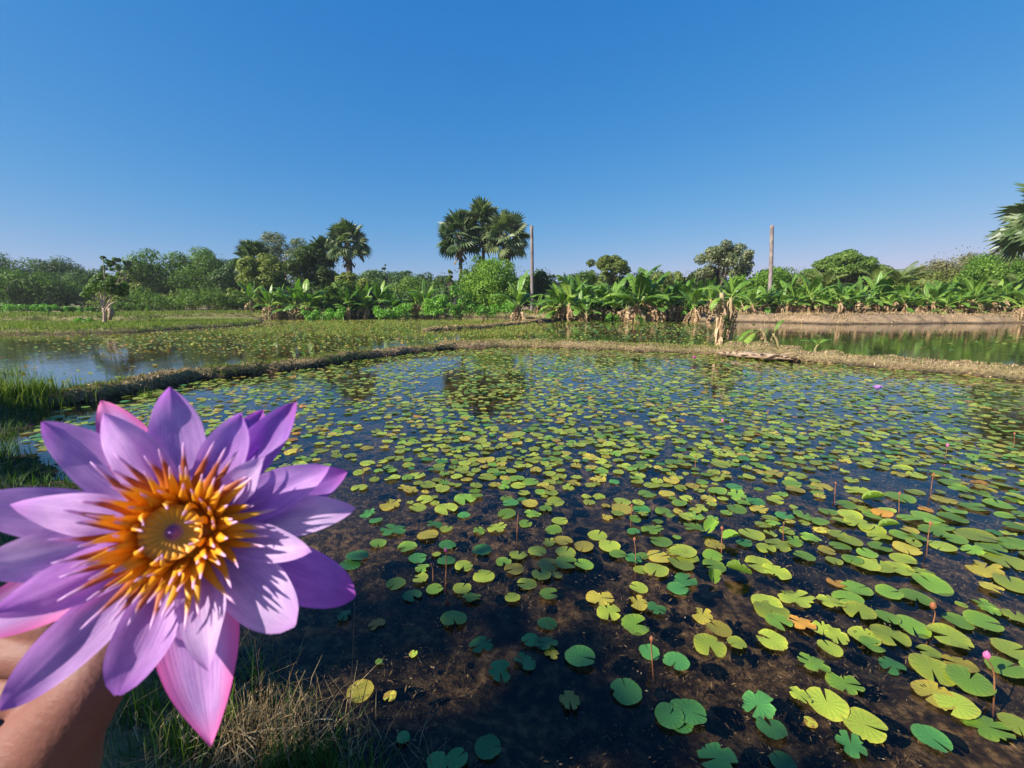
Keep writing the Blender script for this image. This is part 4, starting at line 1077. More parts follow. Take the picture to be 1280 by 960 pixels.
for (cx, cy) in cc:
    px, py, dd = to_px([cx, cy, 0]); px, py = px[0], py[0]
    near_ = 400 < px < 1330 and py > (612 if px < 860 else 592) and py < 990
    if (near_ and (py > 715 or px < 520)) or (px <= 400 and py > 610): continue
    dens = .82
    if px < 480: dens = .42 if py < 600 else .12
    if py < 520 and px > 900: dens = .60
    if py > 990: dens = .3
    if py < 530 and px <= 900: dens *= .78
    if vnoise(np.array([cx * .5]), np.array([cy * .5]), 71)[0] < .30: dens *= .5
    if near_: dens = .33
    if random.random() > dens: continue
    k = random.randint(4, 13); hue = random.random()
    for _ in range(k):
        a = random.uniform(0, 6.28); l = abs(random.gauss(0, .26)) + .04
        x, y = cx + math.cos(a) * l, cy + math.sin(a) * l; r = min(.108, max(.035, random.gauss(.065, .017)))
        if not free(x, y, r): continue
        t = random.random()
        c = 'b' if t < .52 else 'g' if t < .80 else 'y' if t < .94 else 'o' if t < .95 else 'd'
        gi = random.choice([0, 2, 3, 4, 5, 6, 5, 2] + ([7, 8, 9, 10] if c in 'yo' or random.random() < .35 else []))
        q = [x, y, r, c, gi, 0, 0, random.uniform(0, 6.28), 0, 0]; wild.append(q); put(q)
ww = np.array([[q[0], q[1]] for q in wild]); hz = height(ww[:, 0], ww[:, 1])
wild = [q for q, z in zip(wild, hz) if z < -.03]
for q in wild:
    a, b, d = to_px([q[0], q[1], 0]); q[8], q[9] = a[0], b[0]
allp = pads + wild
for n_, q in enumerate(allp):
    q[5] = .006 + .003 * (n_ % 5); q[6] = (random.gauss(0, R(3.0)), random.gauss(0, R(3.0)))
    if q[4] == 11: q[6] = (random.gauss(0, R(14)), R(random.uniform(10, 26))); q[5] = .04
def size_px(q):
    d = float((np.array([q[0], q[1], 0]) - CAM) @ FWD); s = q[2] / d
    inside_ = -10 < q[8] < 1290 and q[9] < 968 and d > .1
    hid = q[8] < 430 and q[9] > 500 and (q[8] - 225) ** 2 + (q[9] - 690) ** 2 < 225 ** 2
    return s * s if inside_ and not hid else 0
order = sorted(range(len(allp)), key=lambda i: -size_px(allp[i]))
near = [allp[i] for i in order[:300]]; rest = [allp[i] for i in order[300:]]

# ---- labels: colour, shape, then where it floats
STW = {'round': 'almost whole round', 'slit': 'notched', 'wide': 'wide notched', 'torn': 'torn edged', 'holed': 'holed', 'folded': 'folded upright'}
LM = [(557, 692, 'the small pink bud'), (1234, 826, 'the pink bud at lower right'), (791, 640, 'the upper pair of brown bud stalks'), (794, 680, 'the short brown bud stalk'), (814, 806, 'the brown bud standing in shade'),
      (903, 668, 'the bud stalk among folded pads'), (1166, 765, 'the brown withered bud'), (1163, 660, 'the tall bud stalk at right'), (1123, 620, 'the bud stalk right of centre'), (648, 648, 'the stalk in the middle cluster'),
      (443, 742, 'the held flower'), (712, 880, 'the ragged yellow pad'), (470, 782, 'the withered orange pad'), (450, 865, 'the dull round pad by the grass'), (610, 936, 'the round pad at the bottom edge'), (783, 867, 'the big round deep green pad'),
      (1000, 780, 'the orange rotting pad'), (895, 725, 'the folded upright pads'), (890, 790, 'the yellow torn cluster'), (1060, 905, 'the pale cluster at the bottom'), (1180, 880, 'the long yellowed pad')]
used = {}
def pad_label(q):
    px, py = q[8], q[9]; st = STW[STY[q[4]]]; c = PCOLW[q[3]]
    best = sorted((math.hypot(px - a, (py - b) * 1.3), a, b, t) for a, b, t in LM)[:5]
    for big in ('', 'large ', 'small '):
        if big == 'large ' and q[2] < .075: continue
        if big == 'small ' and q[2] >= .075: continue
        for d, a, b, t in best:
            dx, dy = px - a, (py - b) * 1.3
            if d < 9: pos = 'touching'
            else:
                ang = math.degrees(math.atan2(dy, dx)) % 360
                pos = ['right of', 'below and right of', 'below', 'below and left of', 'left of', 'above and left of', 'above', 'above and right of'][int((ang + 22.5) // 45) % 8]
                pos = ('just ' if d < 45 else 'well ' if d > 120 else '') + pos
            l = f'{big}{c} {st} lily pad {pos} {t}'
            if l not in used and len(l.split()) <= 16: used[l] = 1; return l
    row = 'upper' if py < 620 else 'middle' if py < 700 else 'lower'
    for k in ('', 'second ', 'third ', 'fourth ', 'fifth ', 'sixth ', 'seventh ', 'eighth '):
        l = f'{c} {st} lily pad, {k}from the left among such in the {row} pond area'
        if l not in used: used[l] = 1; return l
    return f'{c} {st} lily pad afloat among many others on the near pond'
for q in sorted(near, key=lambda q: q[8]):
    o = bpy.data.objects.new('lily_pad', pad_mesh(q[4], q[3])); COL.objects.link(o)
    o.location = (q[0], q[1], q[5]); o.scale = (q[2],) * 3; o.rotation_euler = (q[6][0], q[6][1], q[7])
    tag(o, pad_label(q), 'lily pad', 'lily pads floating on the near pond')

def pad_field(name, Q, lo=False):
    """the many small pads further out as one mesh"""
    keys = list('gbydo'); mb = MB()
    Vs, Ts, UVs, Fs, Ms = [], [], [], [], []; n = 0
    G2 = [pad_geo(300 + i, s, 12, 1) for i, s in enumerate(['round', 'slit', 'wide', 'torn', 'torn', 'slit'])]
    for q in Q:
        V, Fc, UV = G2[q[4] % 6]; ca, sa = math.cos(q[7]), math.sin(q[7])
        X = V[:, 0] * ca - V[:, 1] * sa; Y = V[:, 0] * sa + V[:, 1] * ca
        Z = V[:, 2] + X * math.tan(q[6][0]) + Y * math.tan(q[6][1])
        Vs.append(np.stack([q[0] + X * q[2], q[1] + Y * q[2], q[5] + Z * q[2]], 1)); Ts.append(np.full(len(V), random.random())); UVs.append(UV)
        Fs.append(np.array(Fc) + n); Ms += [keys.index(q[3])] * len(Fc); n += len(V)
    me = mesh_data(name, np.concatenate(Vs), np.concatenate(Fs), [PM[k] for k in keys], True, Ms, np.concatenate(Ts), np.concatenate(UVs))
    o = obj(name, me); tag(o, kind='stuff'); return o
pad_field('lily_pads', rest)

def far_pads(n, box, poly, dens_fn, rlo, rhi, mix, tilt, seed):
    global rng
    rng = np.random.default_rng(seed); random.seed(seed)
    P = scatter(lambda x, y: inside(x, y, poly), n, box)
    P = P[rng.uniform(size=len(P)) < dens_fn(P[:, 0], P[:, 1])]; P = P[height(P[:, 0], P[:, 1]) < -.02]
    Q = []
    for (x, y) in P:
        c = random.choices('gbydo', mix)[0]
        Q.append([x, y, random.uniform(rlo, rhi), c, random.randint(0, 5), random.uniform(.004, .02), (random.gauss(0, R(tilt)), random.gauss(0, R(tilt))), random.uniform(0, 6.28)])
    return Q
LP = np.array([W2(*p) for p in [(-200, 530), (0, 505), (240, 472), (430, 449), (560, 433), (640, 428), (720, 398), (650, 397), (440, 396), (330, 397), (330, 404), (280, 409), (160, 417), (0, 419), (-200, 421)]])
def dens_left(x, y):
    px, py, d = to_px(np.stack([x, y, 0 * x], 1))
    base = sstep(-.15, .35, fbm(x * .28, y * .28, 91) - .5 + (px - 265) / 700 + (446 - py) * .014) 
    pool = np.exp(-((px - 513) / 38) ** 2 - ((py - 435) / 7) ** 2)
    return np.clip(.15 + .85 * base - pool * 1.1, .02, 1)
q = far_pads(27000, (-32, 3, 7, 46), LP, dens_left, .03, .07, (2, 4, 4, .3, .8), 9, 31)
pad_field('lily_pads', q)
RP = np.array([W2(*p) for p in [(640, 426), (790, 430), (880, 434), (960, 440), (1050, 446), (1280, 462), (1500, 480), (1700, 408), (1290, 404.5), (1050, 406), (950, 404), (760, 400), (700, 400)]])
def dens_right(x, y):
    px, py, d = to_px(np.stack([x, y, 0 * x], 1))
    return np.clip(.95 - sstep(860, 960, px) * .90, .04, 1) * (.35 + .65 * sstep(.3, .6, fbm(x * .4, y * .4, 95)))
q = far_pads(15000, (0, 30, 10, 46), RP, dens_right, .04, .085, (4, 3.5, 1.5, 1.5, .3), 8, 33)
pad_field('lily_pads', q)

# ---------------------------------------------------------------- buds and flowers in the pond
BUDM = {}
def simple(name, c, rough=.5, trans=0):
    m, nt, out = newmat(name); L = nt.links
    tc = N(nt, 'TexCoord'); nz = noise(nt, 40, 3, tc.outputs['Object'])
    c1 = mixcol(nt, nz.outputs[0], tuple(v * .75 for v in c), tuple(min(1, v * 1.2) for v in c))
    p = N(nt, 'BsdfPrincipled'); L.new(c1, p.inputs['Base Color']); p.inputs['Roughness'].default_value = rough; L.new(p.outputs[0], out.inputs[0])
    if trans:
        t = N(nt, 'BsdfTranslucent'); L.new(c1, t.inputs[0]); mx = N(nt, 'MixShader'); mx.inputs[0].default_value = trans
        L.new(p.outputs[0], mx.inputs[1]); L.new(t.outputs[0], mx.inputs[2]); L.new(mx.outputs[0], out.inputs[0])
    return m
M['bud_pink'] = simple('bud_pink', (.62, .16, .38), .5, .3); M['bud_brown'] = simple('bud_brown', (.28, .10, .045), .6, .1); M['bud_lilac'] = simple('bud_lilac', (.48, .26, .70), .5, .3)
M['bud_green'] = simple('bud_green', (.14, .11, .03), .5, .1)
def bud_mesh(open_, seed):
    random.seed(seed); mb = MB(); n = 6 if open_ < .5 else 11
    for ring in range(2):
        for i in range(n):
            az = (i + ring * .5) / n * 6.283; ns = 6; el0 = R(88 - 55 * open_ * (1 if ring == 0 else .6)); L = 1.0 - .1 * ring
            o = np.array([math.cos(az), math.sin(az), 0]); s = np.array([-o[1], o[0], 0]); vs = []
            for k in range(ns + 1):
                u = k / ns; rad = (.26 * math.sin(math.pi * min(1, u * .9 + .12)) * (1 - open_) + L * u * math.cos(el0) * open_ * 1.3) ; z = L * u * math.sin(el0)
                w_ = (.24 if open_ < .5 else .17) * math.sin(math.pi * min(1, u * .93 + .07)) ** .8
                for q in (-1, 0, 1): vs.append(o * (rad - .05 * abs(q)) + s * w_ * q + np.array([0, 0, z]))
            fs = [(k * 3 + j, k * 3 + j + 1, k * 3 + j + 4, k * 3 + j + 3) for k in range(ns) for j in range(2)]
            mb.add(vs, fs, 0)
    return mb
BMESH = {}
def bud(tpx, tpy, bpx, bpy_, label, kind, r=.016, op=.05, cat='flower bud', name='flower_bud'):
    P = on(bpx, bpy_); Tt = far(tpx, tpy, P[1]); h = max(.06, Tt[2])
    root = empty(name, (P[0], P[1], 0)); tag(root, label, cat, 'buds and flowers rising from the near pond')
    top = np.array([Tt[0] - P[0], 0, h]); 
    mb = MB(); tv, tf = tube(curve([[random.uniform(-.03, .03), 0, -.12], [top[0] * .3 + random.uniform(-.02, .02), .01, h * .5], top], 9), lerp_r([.0038, .0034, .0028], 9), 6); mb.add(tv, tf); obj('stalk', mb.data('stalk', M['stalk']), root)
    key = (kind, op)
    if key not in BMESH: BMESH[key] = bud_mesh(op, 3).data('bud', M['bud_' + kind])
    o = obj('petals' if op > .4 else 'bud', BMESH[key], root, top - [0, 0, r * .3]); o.scale = (r * 2.2 if op < .4 else r * 2.5,) * 3; o.rotation_euler = (random.uniform(-.2, .2), random.uniform(-.2, .2), random.uniform(0, 6))
random.seed(12)
bud(558, 690, 556, 722, 'small half open pink bud above a deep green pad left of centre', 'pink', .017, .3)
bud(1233, 822, 1246, 868, 'pink closed bud leaning left at the lower right', 'pink', .020, .1)
bud(790, 634, 788, 652, 'brown bud on a short stalk beside a folded pad', 'brown', .014)
bud(793, 676, 794, 704, 'brown bud below the upper bud stalk', 'brown', .015)
bud(814, 801, 814, 828, 'dark brown bud standing in the shade behind a deep green pad', 'brown', .014)
bud(539, 706, 540, 726, 'thin bare brown bud stalk left of the small pink bud', 'brown', .008)
bud(648, 645, 647, 666, 'thin stalk inside the bright cluster in the middle', 'brown', .008)
bud(903, 662, 903, 690, 'brown pointed bud behind the folded upright pads', 'brown', .016)
bud(1124, 618, 1124, 640, 'slim brown bud right of the middle of the pond', 'brown', .014)
bud(1163, 656, 1161, 682, 'tall brown bud between green pads at right', 'brown', .015)
bud(1166, 760, 1167, 784, 'withered brown flower head at lower right', 'brown', .022, .3)
bud(1167, 594, 1164, 612, 'pale brown bud in the upper right of the pond', 'brown', .014)
bud(903, 527, 906, 540, 'tiny pink bud near the far dyke', 'pink', .024, .3)
bud(1184, 558, 1183, 568, 'pink bud far right near the dyke', 'pink', .022, .3)
bud(1097, 487, 1099, 497, 'open violet water lily blossom near the far dyke', 'lilac', .05, .75, 'flower', 'water_lily')
bud(868, 448, 869, 453, 'pale pink blossom close under the far dyke', 'pink', .045, .75, 'flower', 'water_lily')
bud(1268, 543, 1268, 558, 'brown bud by the right picture edge', 'brown', .016)
bud(697, 553, 697, 566, 'brown bud upper middle of the pond', 'brown', .014)
bud(590, 494, 590, 504, 'reddish bud left of the middle near the dyke', 'pink', .016, .1)
bud(870, 572, 870, 586, 'short brown bud right of the middle', 'brown', .014)
bud(1045, 605, 1045, 618, 'brown bud right of the middle between lime pads', 'brown', .013)
bud(980, 655, 979, 668, 'short greenish bud amid broad lime pads', 'green', .013)
bud(453, 585, 453, 600, 'thin brown bud right of the held flower', 'brown', .010)
bud(960, 515, 960, 526, 'small brown bud near the far dyke on the right', 'brown', .016)
# ---------------------------------------------------------------- the held water lily
def petal_mat(name, lit, deep, tipc, basec, back=None, trans=.58):
    m, nt, out = newmat(name); L = nt.links
    uv = N(nt, 'UVMap'); sp = N(nt, 'SeparateXYZ'); L.new(uv.outputs[0], sp.inputs[0])
    mp = N(nt, 'Mapping'); mp.inputs['Scale'].default_value = (22, 1.3, 1); L.new(uv.outputs[0], mp.inputs[0])
    nz = noise(nt, 1.0, 4, mp.outputs[0], .6)
    at = N(nt, 'Attribute', attribute_name='tint')
    n2 = noise(nt, 6.0, 3, uv.outputs[0]); blot = ramp(nt, [(.35, (.86, .86, .90)), (.6, (1.05, 1.05, 1.03))], n2.outputs[0])
    vein0 = ramp(nt, [(.3, deep), (.62, lit)], nz.outputs[0])
    class _v: pass
    vein = _v(); vein.outputs = [mixcol(nt, 1.0, vein0.outputs[0], blot.outputs[0], 'MULTIPLY')]
    r1 = ramp(nt, [(0.0, (1, 1, 1)), (.22, (.25, .25, .25)), (.42, (0, 0, 0))], sp.outputs[1])
    c1 = mixcol(nt, r1.outputs[0], vein.outputs[0], basec)
    r2 = ramp(nt, [(.80, (0, 0, 0)), (1.0, (.9, .9, .9))], sp.outputs[1])
    c2 = mixcol(nt, r2.outputs[0], c1, tipc)
    if back is not None:     # coloured margin
        ab = N(nt, 'Math', operation='ABSOLUTE'); mb_ = N(nt, 'Math', operation='MULTIPLY_ADD'); L.new(sp.outputs[0], mb_.inputs[0]); mb_.inputs[1].default_value = 2; mb_.inputs[2].default_value = -1
        L.new(mb_.outputs[0], ab.inputs[0]); r3 = ramp(nt, [(.45, (0, 0, 0)), (1, (1, 1, 1))], ab.outputs[0]); c2 = mixcol(nt, r3.outputs[0], c2, back)
    p = N(nt, 'BsdfPrincipled'); L.new(c2, p.inputs['Base Color']); p.inputs['Roughness'].default_value = .5; p.inputs['Specular IOR Level'].default_value = .35
    p.inputs['Sheen Weight'].default_value = .15
    b = N(nt, 'Bump'); b.inputs['Strength'].default_value = .3; b.inputs['Distance'].default_value = .001; L.new(nz.outputs[0], b.inputs['Height']); L.new(b.outputs[0], p.inputs['Normal'])
    t = N(nt, 'BsdfTranslucent'); tc_ = N(nt, 'Gamma'); tc_.inputs[1].default_value = 1.15; L.new(c2, tc_.inputs[0]); L.new(tc_.outputs[0], t.inputs[0])
    mx = N(nt, 'MixShader'); mx.inputs[0].default_value = trans; L.new(p.outputs[0], mx.inputs[1]); L.new(t.outputs[0], mx.inputs[2]); L.new(mx.outputs[0], out.inputs[0])
    return m
LILAC, DEEP = (.68, .38, .80), (.56, .27, .73)
M['petal'] = petal_mat('petal', LILAC, DEEP, (.50, .16, .66), (.66, .42, .74))
M['petal_pale'] = petal_mat('petal_pale', (.78, .55, .85), (.66, .42, .79), (.62, .30, .74), (.72, .50, .78))
M['petal_deep'] = petal_mat('petal_deep', (.46, .19, .66), (.37, .13, .59), (.46, .08, .50), (.45, .25, .60))
M['sepal'] = petal_mat('sepal', (.66, .36, .70), (.56, .27, .65), (.66, .10, .36), (.60, .36, .55), (.72, .12, .40), .35)

D0 = .172
FC = K(226, 664, D0)
fn = nrm(-.55 * nrm(ray(226, 664)) - .45 * FWD + .10 * UP)
def tip_at(px, py, lift):
    r = ray(px, py); o = FC + fn * lift
    t = np.dot(o - CAM, fn) / np.dot(r, fn); return CAM + r * t
flower = empty('water_lily', FC); tag(flower, 'large open purple water lily with golden centre held up close at lower left', 'flower')

def petal(px, py, wpx, lift, mat, cup=.30, sag=.006, base_r=.009, twist=0.0, name='petal', base_lift=-.004, curl=0.0, seed=0, a_tip=.80, a_base=1.0):
    tip = tip_at(px, py, lift) - FC
    rad = tip - fn * np.dot(tip, fn); dirr = nrm(rad)
    b = dirr * base_r + fn * base_lift
    Lc = np.linalg.norm(tip - b)
    c1 = b + (tip - b) * .33 - fn * sag * 1.1; c2 = b + (tip - b) * .70 - fn * sag * .8 + fn * curl
    depth_mid = np.dot(FC + tip * .6 - CAM, FWD); Wm = .80 * wpx / F * depth_mid
    ns, nw = 22, 10; V = []; UV = []
    side0 = nrm(np.cross(dirr, fn))
    smax = None; ss = np.linspace(0, 1, 101); prof = (1 - ss) ** a_tip * (ss + .17) ** a_base; pm = prof.max()
    r_ = random.Random(int(px * 7 + py) + seed); ph = r_.uniform(0, 6); ph2 = r_.uniform(0, 6)
    for i in range(ns + 1):
        s = i / ns; s_ = min(s, .9975)
        p = (1 - s) ** 3 * b + 3 * (1 - s) ** 2 * s * c1 + 3 * (1 - s) * s * s * c2 + s ** 3 * tip
        t = nrm(3 * (1 - s) ** 2 * (c1 - b) + 6 * (1 - s) * s * (c2 - c1) + 3 * s * s * (tip - c2))
        side = nrm(np.cross(t, fn)); nr_ = np.cross(side, t)
        tw = twist * (.3 + .7 * s); side, nr_ = side * math.cos(tw) + nr_ * math.sin(tw), nr_ * math.cos(tw) - side * math.sin(tw)
        w_ = Wm * .5 * ((1 - s_) ** a_tip * (s_ + .17) ** a_base) / pm
        for j in range(nw + 1):
            u = 2 * j / nw - 1
            wav = .0007 * math.sin(s * 7 + ph + u * 1.4) * s + .0005 * math.sin(s * 15 + ph2) * abs(u)
            V.append(p + side * u * w_ + nr_ * (cup * w_ * (u * u) * (1.15 - .3 * s) - .05 * w_ * math.exp(-(u * 7) ** 2) + wav)); UV.append((j / nw, s))
    Fc = [(i * (nw + 1) + j, i * (nw + 1) + j + 1, (i + 1) * (nw + 1) + j + 1, (i + 1) * (nw + 1) + j) for i in range(ns) for j in range(nw)]
    return obj(name, mesh_data(name, V, Fc, M[mat], True, tint=np.full(len(V), r_.random()), uv=UV), flower)

# back whorl: four sepals and the outer petals
petal(126, 501, 70, -.004, 'sepal', .25, .002, name='sepal')
petal(263, 934, 122, -.002, 'sepal', .16, .002, name='sepal', a_tip=1.0, a_base=.75)
petal(434, 590, 74, -.004, 'petal_deep', .2, .002)
petal(444, 746, 84, .000, 'petal_deep', .12, .003, a_tip=.62)
petal(-70, 800, 92, -.003, 'sepal', .2, .003, name='sepal')
petal(329, 512, 60, -.003, 'petal_deep', .35, .002)
petal(53, 527, 78, .003, 'petal', .22, .004)
petal(-60, 628, 82, .003, 'petal', .22, .004)
petal(-42, 712, 84, .006, 'petal_pale', .22, .004)
petal(0, 888, 80, .008, 'petal', .30, .005, a_tip=.66)
petal(212, 484, 80, .006, 'petal', .22, .005)
petal(372, 502, 64, .006, 'petal_deep', .40, .005)
petal(444, 635, 66, .008, 'petal_pale', .32, .005)
# middle whorl
petal(130, 517, 74, .013, 'petal_pale', .30, .007)
petal(302, 516, 70, .012, 'petal', .28, .006)
petal(411, 584, 70, .015, 'petal', .34, .007)
petal(368, 781, 92, .014, 'petal_pale', .28, .006, a_tip=.55)
petal(147, 870, 84, .016, 'petal', .34, .007, a_tip=.55)
petal(-14, 772, 80, .014, 'petal', .32, .007)
petal(14, 631, 70, .018, 'petal_pale', .38, .008)
# inner whorl
petal(387, 691, 60, .022, 'petal_pale', .36, .008, base_r=.010)
petal(259, 837, 72, .024, 'petal_pale', .42, .009, base_r=.010)
petal(330, 573, 54, .026, 'petal_pale', .40, .008, base_r=.010)

# golden cup of stamens
def stamen_mat(name, stops, trans=.42):
    m, nt, out = newmat(name); L = nt.links
    uv = N(nt, 'UVMap'); sp = N(nt, 'SeparateXYZ'); L.new(uv.outputs[0], sp.inputs[0])
    rp = ramp(nt, stops, sp.outputs[1])
    p = N(nt, 'BsdfPrincipled'); L.new(rp.outputs[0], p.inputs['Base Color']); p.inputs['Roughness'].default_value = .45
    t = N(nt, 'BsdfTranslucent'); L.new(rp.outputs[0], t.inputs[0]); mx = N(nt, 'MixShader'); mx.inputs[0].default_value = trans
    L.new(p.outputs[0], mx.inputs[1]); L.new(t.outputs[0], mx.inputs[2]); L.new(mx.outputs[0], out.inputs[0]); return m
M['stamen'] = stamen_mat('stamen', [(0, (.86, .34, .008)), (.45, (.88, .42, .014)), (.74, (.86, .48, .04)), (.84, (.80, .48, .60)), (1, (.78, .48, .80))])
M['stamen_shaded'] = stamen_mat('stamen_shaded', [(0, (.80, .28, .012)), (.40, (.66, .20, .02)), (.74, (.42, .10, .06)), (.84, (.72, .42, .70)), (1, (.78, .50, .82))])  # reddish copy for left and upper filaments; their shade is put into the colour
M['pistil'] = stamen_mat('pistil', [(0, (.20, .07, .32)), (.20, (.28, .10, .30)), (.36, (.74, .33, .018)), (.82, (.86, .38, .012)), (1, (.42, .14, .01))], .1)
e1 = nrm(np.cross(fn, UP)); e1 = -e1 if e1[0] < 0 else e1; e2 = np.cross(fn, e1); e2 = -e2 if np.dot(e2, UP) < 0 else e2
def stamen(az, b_r, b_z, m_r, m_z, t_r, t_z, w, mat, kink=0):
    o = e1 * math.cos(az) + e2 * math.sin(az); az2 = az + kink; o2 = e1 * math.cos(az2) + e2 * math.sin(az2)
    P = curve([o * b_r + fn * b_z, o * m_r + fn * m_z, o2 * t_r + fn * t_z], 12)
    prof = np.interp(np.linspace(0, 1, 12), [0, .35, .74, .82, .94, 1], [1.9, 1.6, .62, .46, .38, .10]) * w * .60
    V, Fc = tube(P, prof, 8, flat=(nrm(np.cross(nrm(P[6] - P[2]), nrm(np.cross(o, fn)))), .45))
    UV = np.repeat(np.linspace(0, 1, 12), 8); UV = np.column_stack([UV * 0, UV])
    obj('stamen', mesh_data('stamen', V, Fc, M[mat], True, uv=UV), flower)
random.seed(44); U = random.uniform
for i in range(34):
    az = (i + U(-.3, .3)) / 34 * 6.283
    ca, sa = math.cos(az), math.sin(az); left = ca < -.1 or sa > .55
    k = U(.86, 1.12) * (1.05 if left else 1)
    stamen(az, .0105, .000, .0205, U(.004, .008), .0315 * k, U(.010, .017), .0023, 'stamen_shaded' if left else 'stamen', U(-.08, .08))
for i in range(30):
    az = (i + U(-.4, .4)) / 30 * 6.283; k = U(.88, 1.1)
    stamen(az, .0105, .001, .0165, U(.009, .012), .0225 * k, U(.017, .022), .0021, 'stamen', U(-.08, .08))
for i in range(22):
    az = (i + U(-.4, .4)) / 22 * 6.283; k = U(.85, 1.1)
    stamen(az, .0103, .002, .0132, .010, .0160 * k, U(.016, .020), .0020, 'stamen', U(-.1, .1))
for i in range(9):
    az = (i + U(-.6, .6)) / 9 * 6.283; k = U(.8, 1.2)
    stamen(az, .0100, .004, .0108, .0128, .0078 * k, U(.0145, .0175), .0017, 'stamen', U(-.2, .2))
# stigma: shallow rayed bowl with a purple boss
V = [fn * .0105]; UV = [(0, 0)]; nr_, na = 10, 66
for i in range(1, nr_ + 1):
    r = i / nr_
    for k in range(na):
        a = 2 * math.pi * k / na
        z = .0075 + .0022 * r ** 2 + .0011 * math.cos(a * 22) * r * (1 if r < .95 else .3) + .0036 * math.exp(-(r / .16) ** 2)
        if r > .92: z += .001
        V.append((e1 * math.cos(a) + e2 * math.sin(a)) * .0098 * r + fn * z); UV.append((k / na, r))
Fc = [(0, 1 + k, 1 + (k + 1) % na) for k in range(na)] + [(1 + i * na + k, 1 + (i + 1) * na + k, 1 + (i + 1) * na + (k + 1) % na, 1 + i * na + (k + 1) % na) for i in range(nr_ - 1) for k in range(na)]
obj('stigma', mesh_data('stigma', V, Fc, M['pistil'], True, uv=UV), flower)
# fleshy receptacle closes the cup from behind
mb = MB(); tv, tf = tube([-fn * .010, -fn * .007, -fn * .003, fn * .002, fn * .0045], [.004, .009, .0125, .0138, .0128], 26); mb.add(tv, tf); obj('receptacle', mb.data('receptacle', M['stamen']), flower)
GRIP = K(96, 842, .205) - FC
mb = MB(); tv, tf = tube(curve([-fn * .006, -fn * .022 + GRIP * .12, GRIP * .6 - fn * .012, GRIP, GRIP + np.array([-.035, .015, -.03]), GRIP + np.array([-.075, .02, -.055])], 22), .0033, 10); mb.add(tv, tf)
M['stem'] = simple('stem', (.20, .11, .05), .4); obj('stem', mb.data('stem', M['stem']), flower)

# ---------------------------------------------------------------- the hand that holds it
def skin_mat():
    m, nt, out = newmat('skin'); L = nt.links; tc = N(nt, 'TexCoord')
    n1 = noise(nt, 28, 4, tc.outputs['Object']); n2 = noise(nt, 420, 3, tc.outputs['Object'])
    mp = N(nt, 'Mapping'); mp.inputs['Rotation'].default_value = (.3, .5, .7); mp.inputs['Scale'].default_value = (120, 700, 380); L.new(tc.outputs['Object'], mp.inputs[0]); n3 = noise(nt, 1, 3, mp.outputs[0])
    c = ramp(nt, [(.3, (.135, .050, .042)), (.6, (.20, .078, .064)), (.8, (.24, .10, .083))], n1.outputs[0])
    c = mixcol(nt, n2.outputs[0], c.outputs[0], (.16, .072, .05))
    p = N(nt, 'BsdfPrincipled'); L.new(c, p.inputs['Base Color']); p.inputs['Roughness'].default_value = .62; p.inputs['Specular IOR Level'].default_value = .3
    p.inputs['Subsurface Weight'].default_value = .12; p.inputs['Subsurface Radius'].default_value = (.006, .002, .001); p.inputs['Subsurface Scale'].default_value = 1
    ad = N(nt, 'Math', operation='ADD'); L.new(n2.outputs[0], ad.inputs[0]); L.new(n3.outputs[0], ad.inputs[1])
    b = N(nt, 'Bump'); b.inputs['Strength'].default_value = .32; b.inputs['Distance'].default_value = .001; L.new(ad.outputs[0], b.inputs['Height']); L.new(b.outputs[0], p.inputs['Normal'])
    L.new(p.outputs[0], out.inputs[0]); return m
M['skin'] = skin_mat()
HO = K(20, 960, .21)
mb = MB()
def limb(P, r, n=16):
    tv, tf = tube(curve(np.array(P) - HO, n), lerp_r(r, n), 18); mb.add(tv, tf)
    for q, rr in ((0, r[0]), (-1, r[-1])):
        c = np.array(P[q]) - HO; V = []; Fc = []
        for i in range(9):
            for k in range(14):
                a = math.pi * i / 8; b = 2 * math.pi * k / 14; V.append(c + rr * .985 * np.array([math.sin(a) * math.cos(b), math.sin(a) * math.sin(b), math.cos(a)]))
        Fc = [(i * 14 + k, i * 14 + (k + 1) % 14, (i + 1) * 14 + (k + 1) % 14, (i + 1) * 14 + k) for i in range(8) for k in range(14)]
        mb.add(V, Fc)
# knuckles at the far left, fingers curl round the stem, their tips meet the palm behind the thumb
fing = [((-150, 790, .262), (-70, 760, .228), (58, 776, .207), (112, 806, .220), .0098, .0078),
        ((-150, 850, .262), (-78, 822, .222), (54, 820, .204), (112, 842, .219), .0102, .0080),
        ((-146, 910, .262), (-76, 884, .222), (46, 868, .206), (100, 884, .222), .0096, .0076),
        ((-136, 968, .258), (-66, 946, .226), (10, 930, .216), (66, 930, .230), .0086, .0068)]
for a, b, c, d, r0, r1 in fing:
    limb([K(*a), K(*b), K(*c), K(*d)], [r0 * 1.15, r0, r0 * .92, r0 * .9, r1], 22)
wrist = K(-30, 1140, .205)
for a in ((-150, 790, .262), (-150, 850, .262), (-146, 910, .262), (-136, 968, .258)):
    limb([K(*a), (K(*a) + wrist) / 2 + K(0, 0, .002) * 0, wrist], [.0125, .0145, .019], 10)
limb([wrist, K(10, 1040, .205), K(40, 965, .198), K(78, 902, .196)], [.026, .0275, .0245, .0165], 16)       # ball of the thumb
limb([K(66, 925, .196), K(98, 880, .193), K(122, 845, .194), K(140, 812, .199)], [.0175, .0145, .0132, .0105], 16)   # thumb lies along the stem
limb([K(-60, 900, .235), K(-30, 960, .225), K(-10, 1050, .215), wrist], [.022, .026, .027, .024], 12)            # palm
elbow = np.array([-.40, -.10, 1.28])
limb([wrist, wrist * .55 + elbow * .45, elbow], [.025, .034, .042], 14)
limb([elbow, np.array([-.36, -.30, 1.42])], [.042, .050], 8)
me = mb.data('person', M['skin'])
